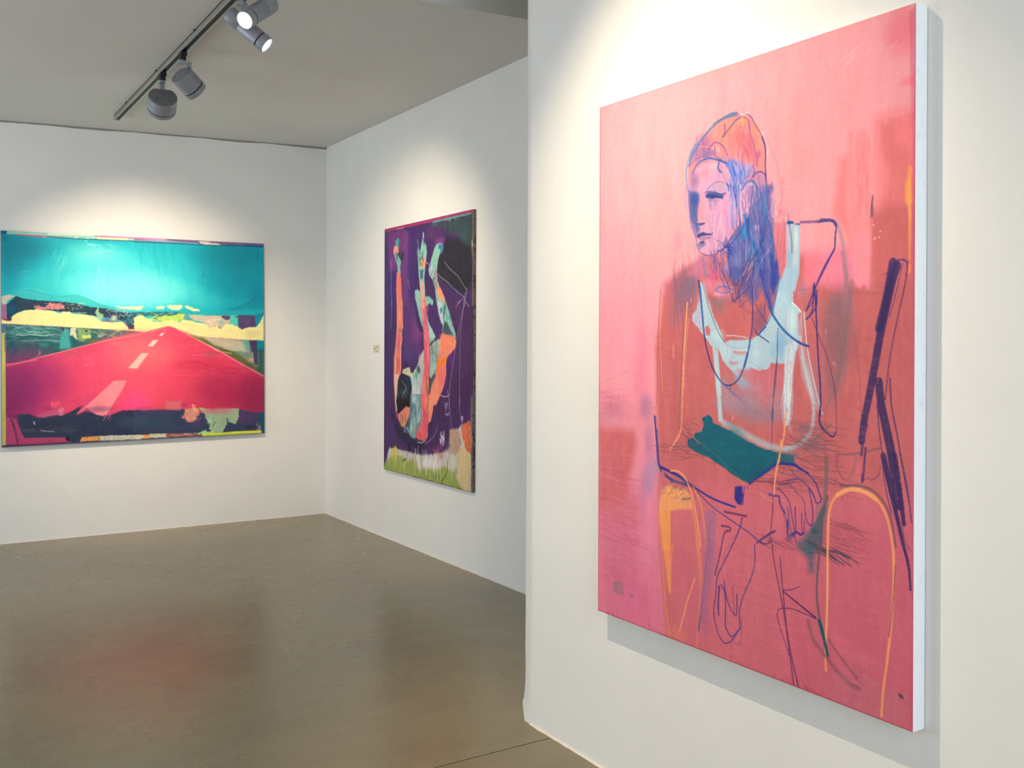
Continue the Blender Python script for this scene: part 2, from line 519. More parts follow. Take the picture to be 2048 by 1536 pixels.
# --- a small painter: everything is laid down as strokes and patches on a pigment grid, in millimetres
class Painter:
    def __init__(s, w, h, step, ground, seed=1):
        s.w, s.h, s.st = w, h, step
        s.nx, s.ny = int(w / step) + 1, int(h / step) + 1
        s.X = np.linspace(0, w, s.nx); s.Y = np.linspace(0, h, s.ny)
        s.C = np.empty((s.ny, s.nx, 3), np.float32); s.C[:] = ground
        s.rng = np.random.default_rng(seed)
        s.cache = {}
    def field(s, sx, sy, key=0):
        """smooth noise, 0..1, with feature size sx by sy millimetres"""
        k = (sx, sy, key)
        if k not in s.cache:
            r = np.random.default_rng(int(sx * 7 + sy * 131 + key * 977 + s.w))
            gx, gy = int(s.w / sx) + 3, int(s.h / sy) + 3
            g = r.random((gy, gx))
            fx = s.X / sx; fy = s.Y / sy
            ix = fx.astype(int); iy = fy.astype(int)
            tx = fx - ix; ty = fy - iy
            tx = tx * tx * (3 - 2 * tx); ty = ty * ty * (3 - 2 * ty)
            a = g[iy][:, ix] * (1 - tx) + g[iy][:, ix + 1] * tx
            b = g[iy + 1][:, ix] * (1 - tx) + g[iy + 1][:, ix + 1] * tx
            s.cache[k] = (a * (1 - ty)[:, None] + b * ty[:, None]).astype(np.float32)
        return s.cache[k]
    def fractal(s, sx, sy, key=0):
        return (s.field(sx, sy, key) * .5 + s.field(sx / 2, sy / 2, key + 1) * .3 + s.field(sx / 4.2, sy / 4.2, key + 2) * .2)
    def win(s, x0, x1, y0, y1):
        i0 = max(0, int(x0 / s.st)); i1 = min(s.nx, int(x1 / s.st) + 2)
        j0 = max(0, int(y0 / s.st)); j1 = min(s.ny, int(y1 / s.st) + 2)
        return slice(j0, max(j0, j1)), slice(i0, max(i0, i1))
    def lay(s, sl, a, col, tint=0.0, tkey=0, tsx=14, tsy=90):
        c = np.array(col, np.float32)
        base = s.C[sl]
        cc = np.broadcast_to(c, base.shape)
        if tint:
            cc = cc + ((s.fractal(tsx, tsy, tkey)[sl] - .5) * 2 * tint)[..., None]
        s.C[sl] = base + (cc - base) * np.clip(a, 0, 1)[..., None]
    def patch(s, pts, col, alpha=1.0, soft=2.0, rag=0.0, ragsize=14, tint=0.0, dry=0.0, dirx=14, diry=90, key=0):
        P = np.array(pts, float).reshape(-1, 2)
        m = soft + rag * 1.2 + 4
        sl = s.win(P[:, 0].min() - m, P[:, 0].max() + m, P[:, 1].min() - m, P[:, 1].max() + m)
        X = s.X[sl[1]][None, :]; Y = s.Y[sl[0]][:, None]
        if X.size == 0 or Y.size == 0: return
        d2 = np.full((Y.size, X.size), 1e12); ins = np.zeros((Y.size, X.size), bool)
        n = len(P)
        for i in range(n):
            ax, ay = P[i]; bx, by = P[(i + 1) % n]
            ex, ey = bx - ax, by - ay; L = ex * ex + ey * ey + 1e-9
            t = np.clip(((X - ax) * ex + (Y - ay) * ey) / L, 0, 1)
            d2 = np.minimum(d2, (X - ax - t * ex) ** 2 + (Y - ay - t * ey) ** 2)
            if ay != by:
                c = (ay > Y) != (by > Y)
                ins ^= c & (X < (bx - ax) * (Y - ay) / (by - ay) + ax)
        sd = np.sqrt(d2); sd[~ins] *= -1
        if rag: sd = sd + (s.fractal(ragsize, ragsize, key)[sl] - .5) * 2.4 * rag
        a = np.clip(sd / max(soft, .6) * .5 + .5, 0, 1); a = a * a * (3 - 2 * a) * alpha
        if dry:
            f = s.fractal(dirx, diry, key + 3)[sl]
            a = a * np.clip((f - dry * .62) / .18, 0, 1)
        s.lay(sl, a, col, tint, key + 7, dirx, diry)
    def stroke(s, pts, col, w=6, alpha=1.0, soft=1.2, dry=0.0, w1=None, tint=0.0, smooth=True, key=0, grain=5):
        P = np.array(pts, float).reshape(-1, 2)
        if smooth and len(P) > 2:
            Q = []
            E = np.vstack([2 * P[0] - P[1], P, 2 * P[-1] - P[-2]])
            for i in range(1, len(E) - 2):
                for t in np.linspace(0, 1, 7)[:-1]:
                    Q.append(.5 * (2 * E[i] + (E[i + 1] - E[i - 1]) * t + (2 * E[i - 1] - 5 * E[i] + 4 * E[i + 1] - E[i + 2]) * t * t + (3 * E[i] - 3 * E[i + 1] + E[i + 2] - E[i - 1]) * t ** 3))
            Q.append(P[-1]); P = np.array(Q)
        if w1 is None: w1 = w
        n = len(P) - 1
        m = max(w, w1) + soft + 4
        big = s.win(P[:, 0].min() - m, P[:, 0].max() + m, P[:, 1].min() - m, P[:, 1].max() + m)
        A = np.zeros((big[0].stop - big[0].start, big[1].stop - big[1].start), np.float32)
        if A.size == 0: return
        for i in range(n):
            ax, ay = P[i]; bx, by = P[i + 1]
            sl = s.win(min(ax, bx) - m, max(ax, bx) + m, min(ay, by) - m, max(ay, by) + m)
            if sl[0].stop <= sl[0].start or sl[1].stop <= sl[1].start: continue
            X = s.X[sl[1]][None, :]; Y = s.Y[sl[0]][:, None]
            ex, ey = bx - ax, by - ay; L = ex * ex + ey * ey + 1e-9
            t = np.clip(((X - ax) * ex + (Y - ay) * ey) / L, 0, 1)
            d = np.sqrt((X - ax - t * ex) ** 2 + (Y - ay - t * ey) ** 2)
            u = (i + t) / n; hw = (w + (w1 - w) * u) / 2
            a = np.clip((hw - d) / max(soft, .8) + .5, 0, 1)
            o = (slice(sl[0].start - big[0].start, sl[0].stop - big[0].start), slice(sl[1].start - big[1].start, sl[1].stop - big[1].start))
            A[o] = np.maximum(A[o], a)
        if dry:
            f = s.fractal(grain, grain, key)[big]
            A = A * np.clip((f - dry * .55) / .2, 0, 1)
        s.lay(big, A * alpha, col, tint, key + 5)
    def glow(s, x, y, rx, ry, col, alpha=1.0, ang=0.0, p=1.0):
        c, q = math.cos(ang), math.sin(ang); m = max(rx, ry) * 1.05
        sl = s.win(x - m, x + m, y - m, y + m)
        X = s.X[sl[1]][None, :] - x; Y = s.Y[sl[0]][:, None] - y
        d = ((c * X + q * Y) / rx) ** 2 + ((-q * X + c * Y) / ry) ** 2
        a = np.clip(1 - d, 0, 1) ** (1.5 * p) * alpha
        s.lay(sl, a, col)
    def scribble(s, cx, cy, rx, ry, col, n=20, w=2, alpha=.6, ang=1.4, spread=.5, seed=0, ln=40, curve=.2):
        r = np.random.default_rng(seed + 5)
        for i in range(n):
            x = cx + (r.random() - .5) * 2 * rx; y = cy + (r.random() - .5) * 2 * ry
            a = ang + (r.random() - .5) * 2 * spread; L = ln * (.4 + r.random())
            k = (r.random() - .5) * 2 * curve * L
            dx, dy = math.cos(a) * L / 2, math.sin(a) * L / 2
            s.stroke([x - dx, y - dy, x - dy * k / L, y + dx * k / L, x + dx, y + dy], col, w * (.6 + r.random() * .8), alpha * (.5 + r.random() * .5), 1.2, key=i % 5)
    def streaks(s, amount, sx, sy, key=0):
        s.C += ((s.fractal(sx, sy, key) - .5) * 2 * amount)[..., None]

def canvas_grid(name, P, to_world, parent, m, gain=1.0):
    nx, ny = P.nx, P.ny
    U, V = np.meshgrid(P.X / 1000.0, P.Y / 1000.0)
    co = to_world(U.ravel(), V.ravel()).astype(np.float32)
    me = bpy.data.meshes.new(name)
    me.vertices.add(nx * ny); me.vertices.foreach_set('co', co.ravel())
    i = np.arange((ny - 1) * (nx - 1)); r = i // (nx - 1); c = i % (nx - 1); a = r * nx + c
    q = np.stack([a, a + nx, a + nx + 1, a + 1], 1).astype(np.int32)
    me.loops.add(q.size); me.loops.foreach_set('vertex_index', q.ravel())
    me.polygons.add(len(q)); me.polygons.foreach_set('loop_start', np.arange(0, q.size, 4, dtype=np.int32))
    at = me.color_attributes.new('pigment', 'FLOAT_COLOR', 'POINT')
    L = np.ones((nx * ny, 4), np.float32)
    L[:, :3] = np.clip(lin(np.clip(P.C.reshape(-1, 3), 0, 255)) * gain, 0.002, .93)
    at.data.foreach_set('color', L.ravel())
    me.update(calc_edges=True)
    o = bpy.data.objects.new(name, me); COL.objects.link(o)
    me.materials.append(m); o.parent = parent
    return o

def play(P, ops):
    for op in ops:
        k, a, kw = op[0], op[1], (op[2] if len(op) > 2 else {})
        getattr(P, k)(*a, **kw)

def painting(name, label, wall, a0, a1, z0, z1, th, tilt, P, m_side, gain, back='x'):
    """wall 'x': hangs on a wall facing -X at x=wall_x; wall 'y': on the back wall. a0 is the canvas's left edge."""
    w, h = P.w / 1000, P.h / 1000
    kind, c = wall
    mid = (a0 + a1) / 2; zm = (z0 + z1) / 2
    ct, st = math.cos(tilt), math.sin(tilt)
    def loc(u, v, dep):           # u from left, v from top, dep = distance off the wall
        du = u - w / 2; dv = h / 2 - v
        U = du * ct - dv * st; V = du * st + dv * ct
        if kind == 'y': return np.stack([U, np.full_like(U, -dep), V], 1)
        return np.stack([np.full_like(U, -dep), -U, V], 1)
    loc0 = (mid, c, zm) if kind == 'y' else (c, mid, zm)
    r = thing(name, label, 'painting', loc0)
    canvas_grid('painted_canvas', P, lambda u, v: loc(u, v, th), r, M_CANVAS, gain)
    bm = bmesh.new()
    def ring(ins, d):
        u = np.array([ins, w - ins, w - ins, ins]); v = np.array([ins, ins, h - ins, h - ins])
        return [bm.verts.new(p) for p in loc(u, v, d)]
    R = [ring(0.0015, th - .0005), ring(0, th - .003), ring(0, .002), ring(.03, .002), ring(.03, th - .01)]
    for p, q in zip(R, R[1:]):
        for i in range(4):
            j = (i + 1) % 4; bm.faces.new((p[i], p[j], q[j], q[i]))
    bm.faces.new(R[-1])
    link('stretched_side', bm, m_side, r)
    return r
# small title card on the wall beside the tall canvas
card = thing('wall_label', 'tiny pale title card on the wall left of the tall purple canvas', 'label', (XM, 7.046, 1.455))
bm = bmesh.new(); box(bm, -.003, 0, -.052, .052, -.030, .030, .0006)
link('card', bm, mat('card_paper', (214, 208, 190), .45)[0], card)
bm = bmesh.new()
for y, z, w, h in ((-.018, .017, .034, .004), (-.036, .017, .018, .003), (.028, .006, .030, .003), (.030, 0, .026, .0025), (.034, -.006, .020, .0025), (.012, -.004, .02, .002), (-.010, -.017, .014, .003), (.002, -.022, .03, .002)):
    box(bm, -.0034, -.0029, y - w / 2, y + w / 2, z - h / 2, z + h / 2)
link('printed_text', bm, mat('grey_ink', (92, 82, 66), .7)[0], card)
ROAD = [
["patch",[[-31,631,2021,729,2015,1781,-31,1622],[214,66,98],1],{"soft":30.7}],
["patch",[[-31,1357,2017,1440,2015,1781,-31,1622],[60,60,84],1],{"soft":15.3}],
["patch",[[-31,-18,2025,-38,2021,650,-31,538],[20,176,192],1],{"soft":15.4}],
["glow",[940,368,766,333,[60,208,214],0.9,0,1.0]],
["glow",[869,393,506,209,[130,240,236],0.75,0,1.0]],
["glow",[685,261,421,243,[84,220,222],0.6,0,1.0]],
["glow",[1106,442,470,150,[110,226,226],0.6,0,1.0]],
["glow",[340,373,288,142,[60,204,208],0.6,0,1.0]],
["glow",[595,130,229,97,[120,214,208],0.45,0.2,1.0]],
["glow",[1732,310,345,428,[0,132,156],0.7,0,1.0]],
["glow",[1668,104,397,142,[0,130,150],0.7,0,1.0]],
["glow",[158,117,281,129,[0,132,150],0.65,0,1.0]],
["glow",[53,259,116,279,[0,130,158],0.5,0,1.0]],
["glow",[1915,439,121,157,[0,126,160],0.6,0,1.0]],
["glow",[1475,492,256,89,[60,190,200],0.5,0,1.0]],
["glow",[200,468,173,70,[110,214,210],0.5,0,1.0]],
["scribble",[697,120,92,55,[150,226,218]],{"n":26,"w":9.0,"alpha":0.35,"ang":0.3,"spread":0.6,"seed":60,"ln":75,"curve":0.2}],
["scribble",[395,211,44,72,[120,220,216]],{"n":14,"w":7.3,"alpha":0.4,"ang":-1.1,"spread":0.1,"seed":61,"ln":88,"curve":0.2}],
["scribble",[685,395,34,146,[160,244,240]],{"n":24,"w":6.0,"alpha":0.35,"ang":1.55,"spread":0.1,"seed":62,"ln":60,"curve":0.2}],
["scribble",[1034,380,84,149,[140,240,236]],{"n":34,"w":7.8,"alpha":0.3,"ang":1.55,"spread":0.15,"seed":63,"ln":86,"curve":0.2}],
["scribble",[869,492,358,37,[160,244,240]],{"n":30,"w":6.1,"alpha":0.4,"ang":0.05,"spread":0.1,"seed":64,"ln":92,"curve":0.2}],
["scribble",[754,223,474,183,[80,214,218]],{"n":70,"w":11.4,"alpha":0.16,"ang":1.5,"spread":0.2,"seed":65,"ln":152,"curve":0.2}],
["scribble",[1351,213,381,190,[0,150,170]],{"n":40,"w":12.0,"alpha":0.2,"ang":1.5,"spread":0.2,"seed":66,"ln":161,"curve":0.2}],
["stroke",[[134,304,163,297,192,288],[160,226,220],3.6,0.7],{"soft":3.2}],
["stroke",[[1478,235,1474,267,1459,305],[0,120,140],6.5,0.6],{"soft":6.1}],
["stroke",[[362,247,384,163,395,145],[0,150,160],7.3,0.4],{"soft":7.3}],
["stroke",[[578,141,640,133,754,112],[170,236,228],7.5,0.4],{"soft":7.5}],
["glow",[21,61,31,35,[0,110,130],0.7,0,1.0]],
["glow",[604,56,17,10,[0,130,140],0.6,0,1.0]],
["glow",[1922,89,27,79,[0,110,150],0.35,0,1.0]],
["glow",[823,431,552,208,[128,244,240],0.8,0,1.0]],
["glow",[685,176,350,134,[110,228,226],0.5,0,1.0]],
["glow",[1706,206,440,298,[0,132,154],0.6,0,1.0]],
["glow",[94,142,235,234,[0,124,146],0.6,0,1.0]],
["scribble",[685,395,34,146,[170,250,244]],{"n":16,"w":6.0,"alpha":0.35,"ang":1.55,"spread":0.1,"seed":162,"ln":60,"curve":0.2}],
["patch",[[42,485,121,456,168,432,211,438,265,458,308,467,351,485,450,473,522,467,578,485,639,515,713,539,776,552,846,570,982,589,981,614,611,593,147,520],[52,184,190],0.85],{"tint":6,"dirx":40,"diry":12,"soft":7.4}],
["stroke",[[147,438,174,433,211,439,265,458,308,467,351,485],[30,150,160],4.3,0.7],{"soft":3.2}],
["stroke",[[373,485,450,473,522,467,578,485,639,515],[30,152,162],4.4,0.6],{"soft":3.3}],
["patch",[[362,485,450,476,522,468,583,485,668,527,628,539,472,521,362,500],[60,196,196],0.7],{"soft":11.1}],
["patch",[[1524,612,1684,561,1801,523,1920,451,1974,431,1973,615],[6,140,160],0.75],{"soft":20.9}],
["stroke",[[1684,561,1749,545,1814,516,1880,477,1920,451],[0,110,136],6.7,0.7],{"soft":3.8}],
["patch",[[1183,584,1367,573,1619,574,1973,549,1973,622,1183,616],[40,170,182],0.6],{"soft":16.3}],
["patch",[[799,546,846,552,927,546,982,552,982,574,892,570,811,561],[244,226,176],0.85],{"soft":6.1,"rag":3.8}],
["patch",[[938,552,991,540,1003,546,985,568,962,577,938,571],[240,226,190],0.9],{"soft":4.6,"rag":3.9}],
["patch",[[1092,553,1122,540,1171,544,1153,565,1116,568],[248,232,190],0.9],{"soft":3.9,"rag":4.7}],
["patch",[[1174,537,1207,531,1305,528,1299,554,1274,572,1225,569,1189,553],[250,232,176],0.95],{"soft":4.0,"rag":4.0}],
["patch",[[1318,538,1342,535,1392,554,1439,567,1436,579,1379,576,1336,554],[250,230,168],0.95],{"soft":4.0,"rag":4.0}],
["patch",[[97,482,163,503,243,511,417,520,527,533,611,557,696,563,782,576,898,598,982,596,981,627,939,663,939,725,892,724,869,662,811,650,645,624,472,604,329,586,211,585,147,590,94,613,63,642,71,660,37,668,34,549],[34,56,76],0.97],{"tint":8,"dirx":40,"diry":14,"soft":3.7,"rag":3.7}],
["glow",[68,578,37,70,[0,84,116],0.9,0,1.0]],
["glow",[142,520,64,23,[20,80,100],0.6,0,1.0]],
["glow",[898,663,88,55,[40,110,130],0.6,0,1.0]],
["patch",[[932,595,1015,590,1110,587,1244,588,1330,598,1330,611,1280,616,1305,655,1225,666,1098,659,1062,615,1009,621,979,614,944,651,932,651],[30,100,112],0.95],{"tint":10,"dirx":30,"diry":10,"soft":3.9,"rag":4.7}],
["patch",[[222,550,286,562,308,550,318,520,362,538,395,532,433,544,417,568,362,580,286,582,227,579],[236,140,140],0.85],{"ragsize":10,"dry":0.45,"dirx":9,"diry":9,"soft":2.9,"rag":10.9}],
["stroke",[[232,573,318,568,428,571],[230,130,134],7.3,0.8],{"soft":3.3,"dry":0.3}],
["scribble",[362,544,60,18,[236,140,136]],{"n":22,"w":4.4,"alpha":0.8,"ang":-0.4,"spread":0.7,"seed":67,"ln":22,"curve":0.2}],
["scribble",[499,551,61,24,[200,220,180]],{"n":30,"w":3.3,"alpha":0.6,"ang":0.2,"spread":1.4,"seed":68,"ln":22,"curve":0.2}],
["scribble",[811,595,76,31,[190,226,226]],{"n":40,"w":4.6,"alpha":0.55,"ang":-0.4,"spread":1,"seed":69,"ln":27,"curve":0.2}],
["scribble",[927,638,47,37,[150,196,206]],{"n":24,"w":5.4,"alpha":0.5,"ang":-0.6,"spread":1,"seed":70,"ln":35,"curve":0.2}],
["scribble",[1092,599,139,12,[190,226,190]],{"n":24,"w":3.9,"alpha":0.6,"ang":0.05,"spread":0.3,"seed":71,"ln":31,"curve":0.2}],
["patch",[[1086,634,1158,616,1231,616,1280,598,1330,598,1317,629,1305,655,1256,667,1219,679,1140,665],[214,230,90],0.85],{"dry":0.15,"dirx":12,"diry":10,"soft":4.8,"rag":7.9}],
["scribble",[1183,635,110,25,[180,226,130]],{"n":24,"w":5.5,"alpha":0.6,"ang":-0.1,"spread":0.3,"seed":72,"ln":47,"curve":0.2}],
["patch",[[1305,648,1330,604,1354,630,1360,655,1329,661],[120,150,150],0.9],{"soft":4.0,"rag":4.0}],
["patch",[[1342,604,1492,612,1690,613,1683,678,1631,729,1593,702,1517,708,1479,669,1392,655],[214,186,160],0.95],{"tint":12,"dirx":20,"diry":20,"soft":6.5,"rag":5.7}],
["glow",[1454,637,50,32,[170,190,180],0.6,0,1.0]],
["glow",[1530,663,57,38,[226,196,176],0.7,0,1.0]],
["glow",[1612,670,39,45,[150,180,160],0.8,0,1.0]],
["scribble",[1542,663,70,32,[240,232,214]],{"n":14,"w":5.7,"alpha":0.7,"ang":0.1,"spread":0.4,"seed":73,"ln":29,"curve":0.2}],
["patch",[[1616,613,1693,613,1687,639,1658,648,1632,638],[82,64,104],0.95],{"soft":4.1,"rag":5.8}],
["patch",[[1693,607,1748,610,1751,691,1716,685,1677,687],[84,196,180],0.95],{"soft":4.1}],
["patch",[[1729,617,1755,614,1748,633],[40,50,60],0.8],{"soft":4.2,"rag":4.2}],
["patch",[[1754,606,1896,607,1906,703,1840,712,1793,728,1758,705],[84,62,106],0.97],{"tint":6,"soft":4.2,"rag":5.0}],
["glow",[1827,666,46,39,[104,80,130],0.5,0,1.0]],
["patch",[[1896,607,1973,582,1973,602,1926,700,1906,703],[0,134,164],0.95],{"soft":4.2}],
["patch",[[0,688,6,653,37,665,63,668,73,631,110,605,168,585,243,582,329,587,362,595,403,610,411,595,461,592,488,610,555,612,628,624,656,636,690,667,776,674,845,668,886,712,892,730,939,725,951,657,981,620,981,744,696,727,307,704],[238,226,156],0.98],{"tint":7,"dirx":60,"diry":12,"soft":3.7,"rag":3.7}],
["patch",[[932,638,973,614,997,617,1021,639,1062,646,1074,665,1140,665,1207,654,1280,667,1305,648,1367,655,1404,668,1492,682,1517,708,1580,702,1612,722,1651,684,1683,678,1748,698,1787,728,1840,706,1906,706,1939,667,1976,589,1975,826,1618,799,1428,783,1195,704,1002,751,932,749],[238,226,156],0.98],{"tint":8,"dirx":60,"diry":12,"soft":4.0,"rag":4.8}],
["glow",[1429,738,190,32,[244,214,150],0.6,0,1.0]],
["glow",[1879,765,107,52,[214,200,150],0.6,0,1.0]],
["scribble",[1014,683,78,37,[230,236,120]],{"n":20,"w":7.8,"alpha":0.5,"ang":-0.2,"spread":0.4,"seed":74,"ln":62,"curve":0.2}],
["scribble",[1195,691,135,25,[240,190,140]],{"n":40,"w":3.9,"alpha":0.5,"ang":0.2,"spread":0.9,"seed":75,"ln":32,"curve":0.2}],
["patch",[[645,593,668,557,673,600,707,612,690,673,668,654],[170,200,160],0.85],{"soft":3.8,"rag":6.0}],
["glow",[782,637,35,31,[250,236,200],0.8,0,1.0]],
["patch",[[713,636,742,631,753,667,719,667],[110,100,140],0.7],{"soft":3.8,"rag":7.6}],
["patch",[[461,598,583,599,577,608,488,612],[120,190,170],0.8],{"soft":3.7,"rag":3.7}],
["patch",[[0,485,52,473,94,482,68,497,42,520,34,543,6,549],[200,190,170],0.95],{"soft":4.9,"rag":2.1}],
["patch",[[1,549,16,543,33,555,33,653,8,647],[176,90,140],0.95],{"soft":3.5}],
["patch",[[8,650,37,653,68,654,71,663,42,668,11,662],[60,60,80],0.9],{"soft":3.5,"rag":4.9}],
["patch",[[29,689,416,711,753,731,981,745,981,756,753,801,555,863,555,881,29,868],[40,100,104],0.98],{"tint":14,"dirx":30,"diry":10,"soft":3.7,"rag":2.2}],
["patch",[[29,768,810,783,845,796,696,841,499,879,329,919,200,959,121,980,32,988],[34,92,98],0.97],{"tint":14,"dirx":30,"diry":12,"soft":5.8,"rag":2.9}],
["glow",[227,750,162,35,[60,140,146],0.5,0,1.0]],
["glow",[286,850,49,29,[30,150,146],0.6,0,1.0]],
["glow",[73,874,47,87,[0,80,100],0.7,0,1.0]],
["glow",[163,934,139,23,[70,84,84],0.6,0,1.0]],
["scribble",[243,738,179,35,[130,184,176]],{"n":90,"w":4.7,"alpha":0.5,"ang":0.15,"spread":0.5,"seed":76,"ln":50,"curve":0.2}],
["scribble",[227,791,179,47,[110,170,160]],{"n":46,"w":4.3,"alpha":0.4,"ang":0.05,"spread":0.2,"seed":77,"ln":72,"curve":0.2}],
["scribble",[254,774,152,4,[190,210,180]],{"n":10,"w":4.0,"alpha":0.7,"ang":0.03,"spread":0.05,"seed":78,"ln":79,"curve":0.2}],
["stroke",[[136,817,232,813,394,814],[170,210,190],3.6,0.75],{"soft":3.2}],
["patch",[[400,782,433,717,460,736,455,783,471,867,394,877],[70,176,176],0.8],{"soft":11.0}],
["patch",[[405,775,460,776,471,842,460,884,400,876],[60,160,156],0.7],{"soft":18.3}],
["patch",[[389,714,427,717,422,747,400,729],[50,70,84],0.95],{"soft":3.7,"rag":3.7}],
["patch",[[471,718,510,718,505,748,516,784,518,814,499,796,482,772,463,783,466,754],[204,204,170],0.95],{"soft":3.7,"rag":3.7}],
["patch",[[519,719,611,726,611,786,555,827,521,809],[140,170,110],0.8],{"tint":14,"dirx":14,"diry":10,"soft":7.4,"rag":5.6}],
["patch",[[549,773,616,774,616,798,549,797],[206,220,110],0.85],{"soft":5.9,"rag":3.7}],
["scribble",[724,764,115,30,[196,206,160]],{"n":60,"w":4.1,"alpha":0.55,"ang":-0.2,"spread":0.8,"seed":79,"ln":30,"curve":0.2}],
["scribble",[782,747,163,15,[80,100,60]],{"n":40,"w":3.8,"alpha":0.5,"ang":-0.1,"spread":0.6,"seed":80,"ln":30,"curve":0.2}],
["patch",[[572,731,591,738,583,753,572,746],[50,60,60],0.9],{"soft":3.7,"rag":3.7}],
["glow",[639,823,114,30,[120,110,70],0.6,0,1.0]],
["patch",[[31,691,47,694,50,712],[150,150,190],0.7],{"soft":3.5}],
["stroke",[[45,916,73,871],[120,160,160],3.5,0.6],{"soft":3.2}],
["patch",[[245,928,251,890,262,893,264,911,253,928],[200,140,140],0.8],{"soft":3.6}],
["patch",[[555,881,696,812,839,778,981,741,981,892],[232,74,104],0.98],{"soft":5.3}],
["patch",[[932,768,1032,751,1098,727,1146,710,1195,704,1231,710,1317,756,1466,835,1567,907,931,891],[232,74,104],0.98],{"tint":4,"soft":4.7}],
["patch",[[26,989,121,983,211,953,329,923,499,873,667,830,845,793,981,761,980,1353,809,1380,695,1404,471,1361,253,1395,189,1368,110,1363,89,1292,26,1387],[218,66,108],0.98],{"tint":5,"dirx":80,"diry":12,"soft":5.8}],
["patch",[[932,773,1416,800,1618,907,1812,1023,1970,1120,1968,1428,1810,1399,1680,1379,1302,1371,1120,1355,930,1363],[222,66,98],0.98],{"tint":6,"dirx":90,"diry":14,"soft":6.5}],
["glow",[120,1160,160,192,[160,52,110],0.95,0,1.0]],
["glow",[42,1186,84,243,[140,50,106],0.85,0,1.0]],
["glow",[361,1142,165,177,[206,58,108],0.7,0,1.0]],
["glow",[955,1229,155,141,[250,72,112],0.8,0,1.0]],
["glow",[926,1013,190,123,[250,96,112],0.6,0,1.0]],
["glow",[1001,1108,156,160,[255,88,112],0.75,0,1.0]],
["glow",[977,1279,95,86,[255,80,136],0.8,0,1.0]],
["glow",[1121,957,183,125,[250,92,112],0.6,0,1.0]],
["glow",[1521,1205,166,128,[200,56,96],0.6,0,1.0]],
["glow",[1876,1273,174,195,[176,44,88],0.85,0,1.0]],
["glow",[1681,1070,130,39,[200,30,70],0.6,0,1.0]],
["glow",[1279,1112,111,13,[230,30,70],0.5,0,1.0]],
["glow",[1554,1002,115,26,[250,80,100],0.5,0,1.0]],
["glow",[1616,1286,129,13,[170,30,80],0.5,0,1.0]],
["glow",[1522,937,102,38,[176,90,106],0.6,0,1.0]],
["scribble",[1365,996,381,158,[250,120,140]],{"n":70,"w":5.6,"alpha":0.25,"ang":0.05,"spread":0.15,"seed":81,"ln":136,"curve":0.2}],
["scribble",[1553,1066,324,160,[180,30,70]],{"n":40,"w":6.5,"alpha":0.2,"ang":0.05,"spread":0.15,"seed":82,"ln":122,"curve":0.2}],
["scribble",[361,964,165,36,[250,130,140]],{"n":30,"w":4.4,"alpha":0.35,"ang":-0.3,"spread":0.5,"seed":83,"ln":44,"curve":0.2}],
["glow",[157,1123,358,350,[150,44,104],0.95,0,1.0]],
["glow",[52,1281,255,336,[128,38,96],0.85,0,1.0]],
["glow",[926,1083,509,405,[255,84,112],0.8,0,1.0]],
["glow",[985,900,388,210,[255,116,120],0.7,0,1.0]],
["glow",[937,1304,166,135,[255,74,140],0.75,0,1.0]],
["glow",[1727,1255,440,297,[170,36,80],0.9,0,1.0]],
["glow",[1924,1317,216,313,[140,34,78],0.8,0,1.0]],
["glow",[1473,1014,334,76,[190,36,70],0.5,0,1.0]],
["glow",[471,914,100,36,[190,90,100],0.5,-0.2,1.0]],
["glow",[810,839,116,24,[246,110,110],0.5,0,1.0]],
["scribble",[599,978,34,42,[250,150,150]],{"n":24,"w":3.0,"alpha":0.6,"ang":0.4,"spread":1.4,"seed":84,"ln":22,"curve":0.2}],
["stroke",[[32,990,121,980,200,958,253,940,329,920,416,897,499,873,667,830,845,793,981,767],[250,150,134],5.9,0.8],{"soft":3.7,"dry":0.05}],
["stroke",[[37,1000,94,985,163,969,232,960],[240,90,120],14.2,0.6],{"soft":7.1,"dry":0.2}],
["stroke",[[1050,751,1122,728,1182,703,1213,704],[250,150,120],6.3,0.7],{"soft":3.5,"dry":0.1}],
["patch",[[1280,730,1366,763,1466,790,1625,803,1747,815,1972,826,1971,918,1580,908,1466,835],[196,170,150],0.95],{"tint":12,"dirx":20,"diry":16,"soft":4.1,"rag":4.1}],
["patch",[[1416,794,1972,824,1970,1113,1812,1016,1618,907],[120,140,124],0.97],{"tint":14,"dirx":18,"diry":18,"soft":5.8}],
["patch",[[1422,807,1491,808,1618,849,1766,937,1812,977,1891,1032,1970,1080,1970,1116,1812,1023,1618,907],[92,96,48],0.95],{"tint":10,"soft":12.5,"rag":4.2}],
["glow",[1845,1030,73,33,[90,84,70],0.7,0,1.0]],
["glow",[1767,898,39,58,[80,160,140],0.6,0,1.0]],
["glow",[1865,979,33,26,[220,150,130],0.85,0,1.0]],
["glow",[1669,850,91,19,[206,186,160],0.8,0,1.0]],
["scribble",[1715,884,91,39,[226,206,180]],{"n":20,"w":5.0,"alpha":0.5,"ang":0.3,"spread":0.4,"seed":85,"ln":66,"curve":0.2}],
["patch",[[1366,775,1466,796,1491,841,1403,808],[110,110,50],0.9],{"soft":12.1,"rag":5.7}],
["patch",[[1466,790,1683,807,1813,829,1839,914,1682,897,1554,856],[200,186,160],0.8],{"soft":12.4}],
["patch",[[1787,815,1846,817,1845,914,1825,914],[90,170,156],0.8],{"soft":12.6}],
["patch",[[1846,818,1915,821,1918,916,1865,915],[74,54,100],0.95],{"soft":5.9}],
["patch",[[1915,821,1973,822,1973,918,1918,916],[0,130,156],0.95],{"soft":5.9}],
["patch",[[1865,816,1916,817,1919,1026,1891,1019,1885,947],[64,54,96],0.95],{"soft":6.7}],
["patch",[[1916,817,1975,824,1975,910,1918,902],[0,130,150],0.95],{"soft":12.7}],
